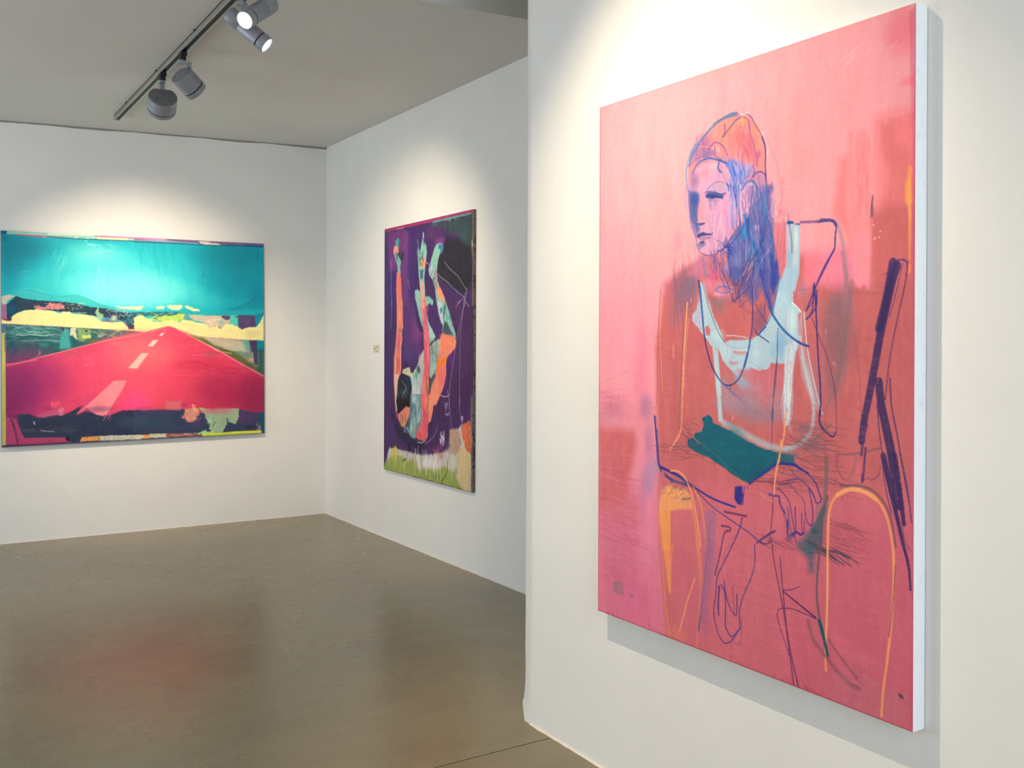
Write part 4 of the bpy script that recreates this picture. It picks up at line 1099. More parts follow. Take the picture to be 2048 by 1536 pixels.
["patch",[[112,1368,178,1415,226,1473,343,1505,422,1529,478,1564,566,1577,588,1604,663,1588,736,1535,778,1428,808,1435,736,1544,674,1607,610,1670,523,1624,434,1617,343,1605,227,1574,191,1506,131,1428],[36,28,66],0.85],{"soft":16.2,"rag":5.4}],
["patch",[[400,1610,456,1610,468,1668,446,1709,418,1697,423,1657],[26,18,44],0.9],{"soft":10.8}],
["patch",[[577,1605,674,1587,652,1628,599,1666],[26,16,50],0.85],{"soft":10.5}],
["glow",[523,1610,141,24,[40,28,66],0.7,0,1.0]],
["scribble",[388,1512,45,20,[160,180,200]],{"n":12,"w":5.5,"alpha":0.6,"ang":0.3,"spread":0.4,"seed":116,"ln":55,"curve":0.2}],
["patch",[[-2,1849,49,1762,97,1671,181,1669,263,1666,567,1674,674,1673,778,1654,960,1624,1052,1575,1062,1460,1162,1444,1254,1406,1336,1379,1353,1849,1217,1846,881,1840,458,1840],[206,200,190],0.96],{"tint":14,"dirx":16,"diry":60,"soft":10.2,"rag":12.3}],
["patch",[[-2,1849,49,1772,169,1720,344,1714,412,1747,523,1717,610,1756,737,1753,840,1756,980,1719,1124,1740,1171,1807,1344,1848,1171,1847,881,1840,458,1840],[150,166,74],0.96],{"tint":12,"dirx":16,"diry":30,"soft":12.4,"rag":12.4}],
["glow",[62,1822,133,31,[130,166,70],0.8,0,1.0]],
["glow",[674,1807,267,43,[140,156,60],0.6,0,1.0]],
["glow",[860,1796,90,33,[110,130,80],0.6,0,1.0]],
["glow",[523,1736,119,53,[170,170,90],0.6,0,1.0]],
["glow",[1152,1741,84,40,[150,156,110],0.6,0,1.0]],
["patch",[[1062,1460,1162,1448,1199,1473,1208,1579,1133,1631,1105,1615,1057,1620,1047,1548],[186,150,126],0.9],{"tint":10,"dirx":10,"diry":50,"soft":11.5,"rag":6.7}],
["patch",[[1162,1628,1208,1570,1291,1572,1349,1593,1351,1847,1227,1840,1199,1803,1152,1764,1171,1717],[218,192,140],0.95],{"tint":6,"soft":9.3,"rag":7.5}],
["patch",[[1218,1431,1254,1406,1336,1379,1349,1426,1354,1488,1380,1494,1354,1540,1345,1594,1273,1569,1254,1531,1227,1488],[222,96,64],0.95],{"tint":14,"dirx":10,"diry":12,"soft":6.5,"rag":6.5}],
["scribble",[1291,1484,63,75,[246,170,120]],{"n":40,"w":5.1,"alpha":0.6,"ang":2.2,"spread":0.8,"seed":117,"ln":42,"curve":0.2}],
["glow",[1291,1537,45,27,[214,120,70],0.6,0,1.0]],
["patch",[[880,1631,960,1629,960,1665,890,1691],[196,140,120],0.8],{"soft":14.9,"rag":6.9}],
["patch",[[799,1605,960,1559,970,1614,860,1633,789,1630],[130,60,110],0.7],{"soft":15.0,"rag":10.0}],
["glow",[1018,1568,58,55,[90,64,110],0.7,0,1.0]],
["patch",[[151,1707,192,1647,228,1654,216,1696,169,1735],[226,196,50],0.9],{"soft":9.0,"rag":5.7}],
["scribble",[181,1709,47,30,[236,206,70]],{"n":10,"w":9.1,"alpha":0.6,"ang":1.8,"spread":0.2,"seed":118,"ln":79,"curve":0.2}],
["patch",[[556,1694,653,1675,716,1698,778,1687,840,1686,840,1742,716,1745,611,1795,567,1761],[226,222,214],0.7],{"dry":0.15,"dirx":8,"diry":40,"soft":15.5,"rag":10.3}],
["scribble",[727,1716,205,57,[236,232,226]],{"n":80,"w":6.2,"alpha":0.55,"ang":1.5,"spread":0.2,"seed":119,"ln":93,"curve":0.2}],
["scribble",[252,1763,172,40,[200,206,130]],{"n":40,"w":6.7,"alpha":0.5,"ang":1.9,"spread":0.3,"seed":120,"ln":67,"curve":0.2}],
["scribble",[589,1730,65,48,[90,90,90]],{"n":10,"w":5.3,"alpha":0.55,"ang":1.2,"spread":0.4,"seed":121,"ln":84,"curve":0.2}],
["scribble",[1076,1704,57,68,[226,220,200]],{"n":40,"w":4.8,"alpha":0.5,"ang":1.5,"spread":0.2,"seed":122,"ln":67,"curve":0.2}],
["scribble",[950,1528,30,42,[236,226,236]],{"n":40,"w":5.9,"alpha":0.7,"ang":1.2,"spread":1.2,"seed":123,"ln":30,"curve":0.2}],
["scribble",[1018,1325,29,41,[200,190,216]],{"n":26,"w":4.9,"alpha":0.6,"ang":1.2,"spread":1.3,"seed":124,"ln":29,"curve":0.2}],
["scribble",[1227,1372,13,18,[226,216,226]],{"n":14,"w":4.7,"alpha":0.7,"ang":1.2,"spread":1.3,"seed":125,"ln":23,"curve":0.2}],
["stroke",[[1199,1508,1213,1543],[80,60,60],9.4,0.6],{"soft":4.2,"dry":0.2}],
["stroke",[[406,1688,401,1768,399,1812,419,1840],[70,100,110],7.6,0.8],{"soft":4.9}],
["stroke",[[1033,1663,1028,1723,1009,1771,940,1826],[50,50,40],6.8,0.85],{"soft":4.4}],
["stroke",[[378,1730,344,1744],[50,60,40],13.2,0.8],{"soft":4.9}],
["stroke",[[632,1716,641,1811],[120,120,110],12.5,0.5],{"soft":10.4}],
["stroke",[[621,1674,663,1708],[70,66,70],6.3,0.8],{"soft":4.7}],
["glow",[1199,1844,46,10,[60,60,40],0.8,0,1.0]],
["glow",[960,1840,20,9,[60,80,40],0.8,0,1.0]],
["stroke",[[0,1845,708,1844,1370,1845],[96,110,50],6.2,0.7],{"soft":4.6}],
["stroke",[[867,392,938,425,1017,457,1095,499,1171,535,1255,570],[190,200,190],4.9,0.7],{"soft":4.4,"dry":0.05}],
["stroke",[[977,319,1056,371,1171,429,1227,478,1287,522],[190,200,190],4.8,0.7],{"soft":4.3,"dry":0.05}],
["stroke",[[1287,509,1287,536,1264,557,1246,584,1246,629],[190,200,190],4.7,0.7],{"soft":4.2,"dry":0.05}],
["stroke",[[1274,531,1255,629],[190,200,190],4.7,0.7],{"soft":4.2,"dry":0.05}],
["stroke",[[1246,574,1310,631],[190,200,190],4.7,0.7],{"soft":4.2,"dry":0.05}],
["stroke",[[1227,578,1162,607],[190,200,190],4.8,0.7],{"soft":4.3,"dry":0.05}],
["stroke",[[114,235,129,589],[190,200,190],5.8,0.7],{"soft":5.2,"dry":0.05}],
["stroke",[[404,408,444,485],[190,200,190],5.5,0.7],{"soft":5.0,"dry":0.05}],
["stroke",[[1255,594,1246,621,1218,720,1199,864,1194,1045,1194,1289],[196,176,196],4.7,0.7],{"soft":4.3}],
["stroke",[[1250,621,1209,710,1152,864,1114,978,1076,1093,1047,1223,1052,1296],[196,176,196],4.8,0.7],{"soft":4.3}],
["stroke",[[1190,592,1133,635],[196,176,196],4.8,0.7],{"soft":4.3}],
["stroke",[[1273,599,1310,632],[196,176,196],4.7,0.7],{"soft":4.2}],
["stroke",[[1018,1196,1037,1223],[196,176,196],4.9,0.7],{"soft":4.4}],
["stroke",[[929,1234,999,1241,1047,1223],[196,176,196],4.9,0.7],{"soft":4.4}],
["stroke",[[135,549,130,632,113,766],[196,176,196],5.8,0.7],{"soft":5.2}],
["stroke",[[1232,1076,1236,1099],[196,176,196],4.7,0.7],{"soft":4.2}],
["stroke",[[1042,1227,1057,1318,1076,1409,1095,1453],[190,170,196],5.3,0.7],{"soft":4.4}],
["stroke",[[1194,1221,1194,1329,1218,1404],[190,170,196],5.2,0.7],{"soft":4.3}],
["stroke",[[919,1232,989,1239,1037,1228],[190,170,196],5.4,0.7],{"soft":4.4}],
["stroke",[[870,1464,839,1508,778,1551,695,1586],[190,170,196],5.6,0.7],{"soft":4.6}],
["patch",[[1352,0,1374,3,1378,633,1355,633,1360,347,1347,256,1356,77],[150,130,100],0.7],{"dry":0.3,"dirx":8,"diry":20,"soft":5.6,"rag":6.5}],
["patch",[[1341,1215,1372,1214,1371,1845,1349,1847],[140,150,140],0.6],{"dry":0.35,"dirx":8,"diry":20,"soft":6.4,"rag":6.4}],
["stroke",[[1351,207,1356,239],[226,200,170],11.2,0.8],{"soft":4.2}],
["stroke",[[7,5,16,585],[40,34,50],8.3,0.7],{"soft":5.3}],
["stroke",[[5,1270,-2,1844],[40,34,50],7.0,0.6],{"soft":5.3}],
["streaks",[5,30,60,3]],
["streaks",[7,9,16,8]],
["streaks",[5,8,70,5]]
]
SITTER = [
["patch",[[-23,-19,1259,-9,1259,397,1057,479,962,653,506,626,322,999,-23,1068],[250,156,166],1],{"soft":49.3}],
["glow",[297,323,418,484,[255,176,180],0.5,0,1.0]],
["glow",[76,737,234,445,[255,150,170],0.55,0,1.0]],
["glow",[247,872,191,327,[252,146,172],0.5,0,1.0]],
["glow",[34,1116,188,156,[214,122,150],0.5,0,1.0]],
["glow",[103,1060,157,59,[196,104,128],0.5,0,1.0]],
["patch",[[-23,1015,346,998,358,1792,-23,1787],[236,142,160],0.9],{"soft":83.7}],
["patch",[[-23,1383,346,1317,381,1833,-23,1857],[219,112,143],0.95],{"soft":125.2}],
["glow",[273,1343,98,358,[240,140,165],0.6,0,1.0]],
["patch",[[334,663,506,565,823,562,1058,608,1259,575,1260,1768,929,1802,358,1776,317,1256,302,839],[197,101,104],1],{"tint":6,"dirx":40,"diry":120,"soft":19.5}],
["patch",[[346,1237,1260,1184,1260,1768,929,1802,358,1776],[212,106,124],0.85],{"soft":76.9}],
["patch",[[877,1314,1260,1255,1260,1768,824,1807],[204,96,116],0.75],{"soft":84.0}],
["glow",[1104,1721,177,88,[196,112,128],0.55,0,1.0]],
["patch",[[0,1112,191,1108,209,1153,175,1256,144,1344,6,1379],[206,98,104],0.85],{"tint":6,"soft":25.6}],
["glow",[103,1366,158,102,[214,106,116],0.7,0,1.0]],
["patch",[[1025,342,1049,332,1051,533,1016,496,1000,474],[238,118,122],0.75],{"soft":20.0}],
["patch",[[1136,260,1184,260,1249,258,1250,659,1113,651,1120,508,1140,432],[222,112,114],0.9],{"soft":29.2}],
["glow",[1214,304,47,63,[248,128,134],0.7,0,1.0]],
["glow",[1184,247,73,19,[255,140,146],0.55,0,1.0]],
["patch",[[1117,494,1185,477,1249,479,1250,666,1105,657],[204,102,104],0.9],{"soft":18.5}],
["patch",[[1047,272,1097,275,1116,331,1120,508,1113,651,1055,647,1047,499],[252,140,148],0.85],{"dry":0.35,"dirx":10,"diry":240,"soft":11.1}],
["patch",[[1097,281,1116,288,1111,494,1065,498,1069,369],[240,112,120],0.4],{"dry":0.7,"dirx":7,"diry":40,"soft":11.1}],
["patch",[[1136,334,1177,386,1170,449,1140,471,1124,443,1128,362],[250,140,146],0.5],{"dry":0.3,"dirx":8,"diry":200,"soft":16.1}],
["glow",[1235,183,43,19,[240,112,128],0.7,0,1.0]],
["glow",[1204,60,71,73,[238,108,126],0.6,0,1.0]],
["glow",[1204,41,43,109,[240,120,136],0.5,0,1.0]],
["patch",[[1225,17,1245,5,1245,1750,1233,1748,1238,838,1235,357],[206,90,120],0.5],{"dry":0.2,"dirx":20,"diry":60,"soft":3.8}],
["stroke",[[1230,395,1225,441,1228,489,1230,551,1230,646],[250,150,90],12.9,0.85],{"grain":12,"soft":3.9,"dry":0.2,"w1":5.1}],
["patch",[[1217,424,1232,417,1235,477,1225,485,1216,474],[255,158,86],0.9],{"soft":3.9,"rag":1.3}],
["stroke",[[1229,413,1232,520],[255,180,110],3.9,0.6],{"soft":1.2}],
["stroke",[[1124,448,1121,478,1123,502],[110,80,100],5.4,0.8],{"soft":1.2,"dry":0.2,"w1":2.7}],
["stroke",[[1123,378,1129,333,1135,263],[200,100,110],1.6,0.4],{"soft":1.2}],
["scribble",[1122,485,5,20,[120,80,100]],{"n":14,"w":2.0,"alpha":0.5,"ang":1.57,"spread":0.1,"seed":3,"ln":27,"curve":0.2}],
["stroke",[[1126,520,1127,522],[252,225,222],2.2,1.0],{"soft":1.2}],
["stroke",[[1146,537,1148,539],[252,225,222],2.1,1.0],{"soft":1.2}],
["stroke",[[1131,552,1132,555],[252,225,222],2.2,1.0],{"soft":1.2}],
["stroke",[[1143,552,1145,554],[252,225,222],2.2,1.0],{"soft":1.2}],
["stroke",[[1128,556,1129,558],[252,225,222],2.2,1.0],{"soft":1.2}],
["scribble",[1042,79,55,21,[255,190,192]],{"n":16,"w":1.7,"alpha":0.5,"ang":-0.45,"spread":0.15,"seed":1,"ln":50,"curve":0.2}],
["scribble",[1176,82,44,17,[255,196,196]],{"n":8,"w":1.6,"alpha":0.5,"ang":-0.4,"spread":0.15,"seed":2,"ln":34,"curve":0.2}],
["glow",[877,227,52,109,[246,146,148],0.4,0.3,1.0]],
["glow",[894,325,68,68,[246,140,142],0.35,0,1.0]],
["glow",[611,-2,181,59,[244,150,150],0.35,0,1.0]],
["glow",[672,389,97,43,[244,140,150],0.2,0,1.0]],
["glow",[1025,628,84,62,[250,132,164],0.95,0,0.5]],
["patch",[[906,569,1119,570,1116,673,1062,661,1003,635,958,659,901,679],[246,130,156],0.75],{"soft":23.0}],
["patch",[[1062,530,1119,536,1114,679,1098,667,1086,677,1067,661],[252,146,160],0.9],{"dry":0.25,"dirx":8,"diry":240,"soft":6.9}],
["stroke",[[1016,506,1031,551,1041,599,1047,647],[150,128,150],10.0,0.55],{"soft":7.1}],
["stroke",[[1030,580,1046,660,1051,722],[150,124,140],7.1,0.6],{"soft":5.7,"w1":11.3}],
["patch",[[338,629,430,587,503,566,518,624,473,668,411,703,347,684],[188,100,112],0.9],{"soft":18.8}],
["glow",[430,661,69,96,[140,104,124],0.75,0,1.0]],
["glow",[387,729,47,65,[160,96,110],0.55,0,1.0]],
["glow",[465,642,45,63,[120,106,134],0.7,0,1.0]],
["scribble",[426,677,46,80,[128,92,118]],{"n":50,"w":4.5,"alpha":0.35,"ang":1.5,"spread":0.08,"seed":4,"ln":113,"curve":0.2}],
["glow",[228,904,52,225,[226,124,160],0.5,0,1.0]],
["glow",[254,1026,43,61,[160,112,156],0.6,0,1.0]],
["glow",[267,1142,34,89,[150,110,160],0.5,0,1.0]],
["glow",[74,1041,83,35,[200,112,134],0.6,0,1.0]],
["glow",[36,1079,103,35,[196,130,160],0.4,0,1.0]],
["scribble",[65,1024,75,53,[210,120,150]],{"n":30,"w":6.5,"alpha":0.3,"ang":0.05,"spread":0.12,"seed":5,"ln":109,"curve":0.2}],
["scribble",[108,1435,130,211,[200,92,124]],{"n":110,"w":5.6,"alpha":0.22,"ang":0.08,"spread":0.1,"seed":6,"ln":150,"curve":0.2}],
["scribble",[108,1371,130,179,[238,150,176]],{"n":60,"w":4.3,"alpha":0.2,"ang":0.08,"spread":0.1,"seed":7,"ln":129,"curve":0.2}],
["glow",[256,1320,57,247,[232,132,166],0.6,0,1.0]],
["glow",[265,1263,47,80,[176,134,176],0.75,0,1.0]],
["glow",[237,1328,27,99,[200,120,160],0.5,0,1.0]],
["glow",[298,1217,37,55,[190,140,176],0.8,0,1.0]],
["glow",[208,1657,153,100,[224,106,146],0.5,0,1.0]],
["stroke",[[316,1239,335,1261,326,1341,323,1474,344,1639,353,1721],[196,110,120],7.8,0.5],{"soft":7.8}],
["glow",[1003,764,59,116,[150,100,110],0.7,0,1.0]],
["glow",[1030,827,32,115,[134,106,116],0.75,0,1.0]],
["glow",[1014,720,32,49,[128,100,116],0.6,0,1.0]],
["scribble",[1014,791,32,107,[140,94,104]],{"n":60,"w":3.7,"alpha":0.3,"ang":1.5,"spread":0.1,"seed":8,"ln":101,"curve":0.2}],
["glow",[1003,934,33,76,[160,96,108],0.6,0,1.0]],
["stroke",[[1057,757,1078,844,1088,931,1094,1017,1094,1117],[150,84,92],2.5,0.6],{"soft":1.4}],
["stroke",[[1046,634,1057,713,1078,827,1088,914],[140,100,110],2.2,0.4],{"soft":2.8}],
["patch",[[1078,686,1169,692,1169,697,1078,690],[170,84,96],0.5],{"soft":4.1}],
["glow",[1008,854,48,147,[146,98,106],0.55,0,1.0]],
["glow",[1046,726,32,132,[140,108,118],0.5,0,1.0]],
["glow",[953,917,34,91,[168,112,126],0.5,0,1.0]],
["glow",[1062,810,36,114,[160,96,102],0.5,0,1.0]],
["stroke",[[1062,661,1046,757,1030,862,1008,943],[120,98,106],12.8,0.45],{"soft":11.4}],
["glow",[727,714,95,78,[196,100,104],0.8,0,1.0]],
["glow",[753,971,136,97,[206,104,116],0.5,0,1.0]],
["glow",[590,704,42,46,[150,108,120],0.75,0.6,1.0]],
["glow",[570,692,37,34,[146,112,116],0.7,0.9,1.0]],
["glow",[727,1021,126,58,[176,118,132],0.5,0,1.0]],
["patch",[[535,622,614,634,641,652,647,683,587,686,535,661,507,625],[214,128,152],0.85],{"soft":10.6}],
["glow",[560,614,27,27,[232,84,140],0.85,0,1.0]],
["glow",[584,671,30,10,[255,160,186],0.8,0,1.0]],
["glow",[614,608,40,24,[196,132,166],0.6,0,1.0]],
["glow",[749,750,37,51,[146,86,116],0.75,0,1.0]],
["scribble",[746,750,28,35,[120,78,120]],{"n":30,"w":3.3,"alpha":0.4,"ang":1.6,"spread":0.1,"seed":9,"ln":56,"curve":0.2}],
["glow",[718,680,28,28,[110,90,150],0.7,0,1.0]],
["patch",[[471,733,489,714,507,670,504,632,521,636,535,678,560,731,584,770,609,816,631,809,711,808,743,796,773,762,800,713,815,662,839,609,867,611,884,612,879,647,869,673,869,707,882,716,896,730,886,741,887,789,893,805,885,833,873,844,870,864,845,874,791,872,779,890,743,896,715,887,702,903,660,914,641,900,614,879,601,867,584,833,553,826,535,806,504,779,471,748],[172,208,226],0.92],{"tint":9,"dirx":26,"diry":60,"soft":2.7,"rag":2.0}],
["glow",[500,744,32,40,[186,160,190],0.55,0,1.0]],
["glow",[507,690,18,50,[170,170,186],0.6,0,1.0]],
["glow",[584,794,37,27,[186,222,224],0.5,0,1.0]],
["glow",[865,758,20,58,[206,236,238],0.8,0,1.0]],
["glow",[842,686,26,58,[160,204,232],0.6,0,1.0]],
["glow",[827,820,32,54,[128,176,214],0.85,0,1.0]],
["glow",[800,842,24,36,[140,184,216],0.6,0,1.0]],
["glow",[660,843,48,21,[186,220,226],0.5,0,1.0]],
["glow",[733,847,19,19,[196,228,230],0.5,0,1.0]],
["stroke",[[614,819,641,831,680,833,711,826],[146,178,196],4.3,0.7],{"soft":5.1}],
["stroke",[[641,837,680,839,705,834],[214,238,238],3.4,0.8],{"soft":3.4}],
["patch",[[528,767,541,765,550,779,548,794,532,795,527,782],[206,104,108],0.95],{"soft":1.8}],
["patch",[[641,839,692,841,702,847,667,852,644,846],[196,120,130],0.7],{"soft":5.1}],
["patch",[[627,872,667,873,657,881,634,880],[206,112,122],0.7],{"soft":5.1}],
["patch",[[644,902,712,892,724,919,755,928,770,957,743,958,702,943,673,951,660,935],[158,166,186],0.8],{"dry":0.1,"soft":11.7,"rag":3.3}],
["glow",[693,936,38,33,[160,158,180],0.6,0,1.0]],
["glow",[714,983,58,73,[160,140,160],0.45,0,1.0]],
["glow",[687,925,33,20,[150,168,190],0.6,0,1.0]],
["patch",[[724,892,766,899,791,888,835,892,841,977,753,981,707,934,660,896],[206,108,120],0.75],{"soft":8.1}],
["glow",[653,995,106,45,[150,140,162],0.55,0,1.0]],
["glow",[823,987,67,57,[164,140,164],0.5,0,1.0]],
["glow",[753,1020,118,29,[140,118,140],0.5,0,1.0]],
["glow",[619,957,48,81,[170,146,166],0.45,0,1.0]],
["scribble",[721,973,151,59,[150,170,190]],{"n":40,"w":4.0,"alpha":0.25,"ang":0.8,"spread":0.5,"seed":250,"ln":66,"curve":0.2}],
["patch",[[558,828,582,828,587,879,599,973,577,974,567,892],[176,206,214],0.85],{"tint":6,"soft":2.7}],
["stroke",[[573,846,580,907,587,973,594,1044],[176,208,216],12.3,0.9],{"soft":4.2,"w1":17.6}],
["stroke",[[547,713,518,660],[190,190,200],16.2,0.5],{"soft":7.2}],
["patch",[[841,827,886,808,871,892,862,976,859,1037,841,1047,835,987],[196,214,226],0.85],{"dry":0.12,"dirx":10,"diry":120,"soft":2.5}],
["scribble",[853,939,13,84,[220,232,236]],{"n":26,"w":2.8,"alpha":0.5,"ang":1.58,"spread":0.05,"seed":10,"ln":93,"curve":0.2}],
["patch",[[886,762,901,725,904,790,918,854,941,936,961,990,958,1003,930,968,901,910,889,845],[190,190,202],0.55],{"dry":0.15,"dirx":8,"diry":90,"soft":4.5}],
["stroke",[[907,735,918,827,936,900,958,972,970,1003],[206,222,228],4.5,0.75],{"soft":1.3,"dry":0.15}],
["stroke",[[895,799,912,891,930,950],[202,220,226],6.1,0.6],{"soft":1.4,"dry":0.2}],
["stroke",[[901,854,930,936,941,1000,930,1055,895,1090,847,1108],[180,196,206],10.6,0.75],{"soft":4.6,"w1":12.1}],
["stroke",[[847,1108,791,1108,727,1094,660,1070,605,1053],[186,196,204],14.9,0.6],{"soft":11.6,"w1":14.9}],
["patch",[[843,488,870,491,870,497,876,493,891,496,892,582,890,630,876,676,805,673,822,635,841,610,847,546],[164,196,220],0.9],{"tint":8,"dirx":10,"diry":60,"soft":3.1}],
["glow",[878,533,10,51,[200,228,228],0.9,0,1.0]],
["glow",[856,579,8,32,[140,180,220],0.7,0,1.0]],
["glow",[876,589,16,32,[196,224,230],0.6,0,1.0]],
["glow",[864,457,12,29,[206,150,180],0.85,0,1.0]],
["stroke",[[851,463,853,486,862,532,864,572],[150,110,110],4.7,0.75],{"soft":1.4}],
["stroke",[[839,487,838,545,839,571],[110,70,84],4.1,0.8],{"soft":1.4,"dry":0.1}],
["stroke",[[835,477,830,512,822,560],[136,124,156],4.7,0.6],{"soft":1.4}],
["patch",[[846,482,869,484,870,492,846,491],[30,76,150],0.95],{"soft":1.9}],
["patch",[[875,491,893,493,893,498,875,495],[40,90,160],0.9],{"soft":1.8}],
["patch",[[556,167,595,154,643,148,680,163,708,167,730,201,757,236,766,274,768,314,770,364,775,404,453,361,451,281,482,232,505,193],[232,134,140],0.9],{"soft":4.3}],
["glow",[610,199,79,57,[244,138,124],0.8,0,1.0]],
["glow",[680,175,30,19,[255,160,110],0.8,0,1.0]],
["glow",[730,213,20,27,[255,150,110],0.8,0,1.0]],
["glow",[739,250,16,22,[255,140,110],0.7,0,1.0]],
["glow",[666,223,51,42,[224,120,124],0.5,0,1.0]],
["glow",[526,211,38,39,[176,108,148],0.75,0,1.0]],
["glow",[485,243,39,39,[160,112,158],0.75,0,1.0]],
["glow",[541,247,48,19,[118,108,170],0.85,0,1.0]],
["glow",[600,270,24,23,[166,130,160],0.7,0,1.0]],
["glow",[580,244,17,10,[226,156,170],0.8,0,1.0]],
["patch",[[694,221,721,233,726,267,742,293,733,317,712,288,690,268],[188,96,124],0.55],{"soft":10.0}],
["glow",[742,280,13,18,[170,84,130],0.7,0,1.0]],
["scribble",[696,242,37,44,[170,86,110]],{"n":44,"w":2.7,"alpha":0.45,"ang":1.35,"spread":0.25,"seed":11,"ln":60,"curve":0.2}],
["scribble",[643,219,57,34,[206,100,104]],{"n":40,"w":2.7,"alpha":0.35,"ang":1.5,"spread":0.25,"seed":12,"ln":58,"curve":0.2}],
["scribble",[510,223,28,30,[120,90,150]],{"n":34,"w":2.9,"alpha":0.5,"ang":1.75,"spread":0.15,"seed":13,"ln":47,"curve":0.2}],
["patch",[[482,286,521,274,561,272,595,279,619,300,638,345,648,390,448,364,451,317],[218,156,186],0.95],{"soft":7.1}],
["patch",[[453,328,643,355,657,410,669,462,638,493,605,531,571,549,526,551,503,538,487,499,466,447,453,384],[212,156,192],0.95],{"tint":6,"dirx":12,"diry":100,"soft":4.5}],
["glow",[521,302,28,20,[240,140,160],0.8,0,1.0]],
["glow",[477,321,31,40,[150,110,160],0.85,0,1.0]],
["glow",[580,319,32,21,[196,150,200],0.7,0,1.0]],
["glow",[561,288,40,11,[240,176,190],0.7,0,1.0]],
["patch",[[451,347,498,362,501,383,495,407,492,449,503,472,490,489,469,447,456,402],[92,96,160],0.92],{"soft":9.2}],
["glow",[478,376,26,29,[56,82,158],0.95,0,1.0]],
["glow",[477,408,16,27,[100,110,172],0.6,0,1.0]],
["glow",[479,441,18,32,[110,120,176],0.6,0,1.0]],
["scribble",[474,404,16,40,[60,80,150]],{"n":30,"w":2.6,"alpha":0.5,"ang":1.45,"spread":0.1,"seed":14,"ln":55,"curve":0.2}],
["patch",[[503,388,521,389,527,398,523,424,527,446,515,454,495,452,495,421],[244,150,168],0.95],{"soft":5.5}],
["glow",[505,413,8,27,[250,140,150],0.6,0,1.0]],
["glow",[605,434,39,57,[226,150,190],0.7,0,1.0]],
["glow",[561,453,30,35,[206,150,190],0.6,0,1.0]],
["glow",[541,501,28,25,[196,140,180],0.5,0,1.0]],
["glow",[619,460,26,34,[222,156,196],0.6,0,1.0]],
["scribble",[595,461,46,61,[178,130,190]],{"n":54,"w":2.3,"alpha":0.5,"ang":1.6,"spread":0.05,"seed":15,"ln":81,"curve":0.2}],
["scribble",[576,480,49,56,[240,178,204]],{"n":26,"w":2.1,"alpha":0.6,"ang":1.6,"spread":0.06,"seed":16,"ln":71,"curve":0.2}],
["stroke",[[595,433,583,470,576,504,572,533],[246,176,196],4.2,0.8],{"soft":1.6}],
["glow",[573,532,6,4,[255,160,180],1,0,1.0]],
["patch",[[507,351,528,361,531,378,521,389,505,383,503,363],[214,146,176],0.6],{"soft":5.4}],
["patch",[[528,370,538,363,561,363,580,370,605,380,600,392,580,385,561,384,538,382,527,377],[82,92,150],0.92],{"soft":2.8,"rag":1.1}],
["stroke",[[523,366,538,361,561,364,585,374,612,378],[60,70,136],2.8,0.9],{"soft":1.6}],
["stroke",[[595,376,612,373,612,379],[60,70,136],1.7,0.8],{"soft":1.6}],
["glow",[556,377,15,5,[40,66,140],0.9,0,1.0]],
["scribble",[558,395,20,12,[110,106,160]],{"n":24,"w":1.6,"alpha":0.6,"ang":1.3,"spread":0.8,"seed":17,"ln":18,"curve":0.2}],
["stroke",[[543,388,546,402,550,411],[90,86,146],1.8,0.7],{"soft":1.6}],
["stroke",[[541,411,553,417,571,414],[150,116,170],1.8,0.6],{"soft":1.6}],
["glow",[556,388,10,4,[190,170,200],0.8,0,1.0]],
["stroke",[[527,363,541,349,561,341,583,337],[120,116,176],2.7,0.8],{"soft":1.6}],
["stroke",[[528,360,546,347,566,339,593,340,617,350,624,365],[110,112,176],2.6,0.85],{"soft":1.6}],
["patch",[[546,354,561,342,595,343,619,356,624,370,595,371,551,367],[178,150,190],0.7],{"soft":5.3}],
["stroke",[[617,350,624,360,623,368],[40,74,150],6.1,0.85],{"soft":1.6}],
["patch",[[527,371,541,364,561,364,583,372,602,381,600,388,583,384,561,386,541,383,527,378],[66,74,140],0.7],{"soft":2.7,"rag":1.1}],
["glow",[551,387,23,7,[120,110,170],0.6,0,1.0]],
["glow",[580,382,15,5,[60,70,140],0.6,0,1.0]],
["stroke",[[531,374,551,375,571,380,593,387],[36,40,110],3.9,0.85],{"soft":1.6}],
["glow",[557,382,8,4,[30,40,110],0.9,0,1.0]],
["stroke",[[491,455,503,455,513,454,524,456],[60,72,140],4.0,0.95],{"soft":1.6}],
["patch",[[495,454,513,454,526,456,514,461,500,461],[76,80,146],0.85],{"soft":1.8}],
["stroke",[[527,425,531,439,529,450],[170,130,180],2.5,0.6],{"soft":1.6}],
["glow",[515,447,10,5,[250,176,186],0.6,0,1.0]],
["patch",[[489,488,503,483,517,481,531,486,557,490,553,494,531,493,508,494,492,497],[62,66,132],0.96],{"soft":2.0}],
["stroke",[[531,491,556,491,559,487],[60,60,128],2.1,0.9],{"soft":1.6}],
["patch",[[495,497,526,497,556,499,546,505,521,507,500,504],[180,128,158],0.9],{"soft":2.7}],
["stroke",[[495,497,521,499,556,501],[90,84,140],1.6,0.7],{"soft":1.6}],
["patch",[[501,511,510,508,521,509,522,514,513,516,504,515],[40,40,118],0.95],{"soft":1.8}],
["glow",[513,518,23,11,[100,96,156],0.8,0,1.0]],
["glow",[503,522,15,16,[106,104,160],0.6,0,1.0]],
["stroke",[[469,458,479,480,487,501,492,523,505,542,526,551,551,554,576,549,600,539,619,525,638,501,657,481],[64,78,156],3.2,0.85],{"soft":1.6,"dry":0.1}],
["stroke",[[518,552,541,556,568,556,581,550],[60,74,150],2.5,0.8],{"soft":1.6}],
["stroke",[[473,465,481,484,485,495],[30,110,150],3.7,0.7],{"soft":1.7}],
["stroke",[[449,329,451,365,456,406,466,443],[96,110,170],3.7,0.7],{"soft":1.7}],
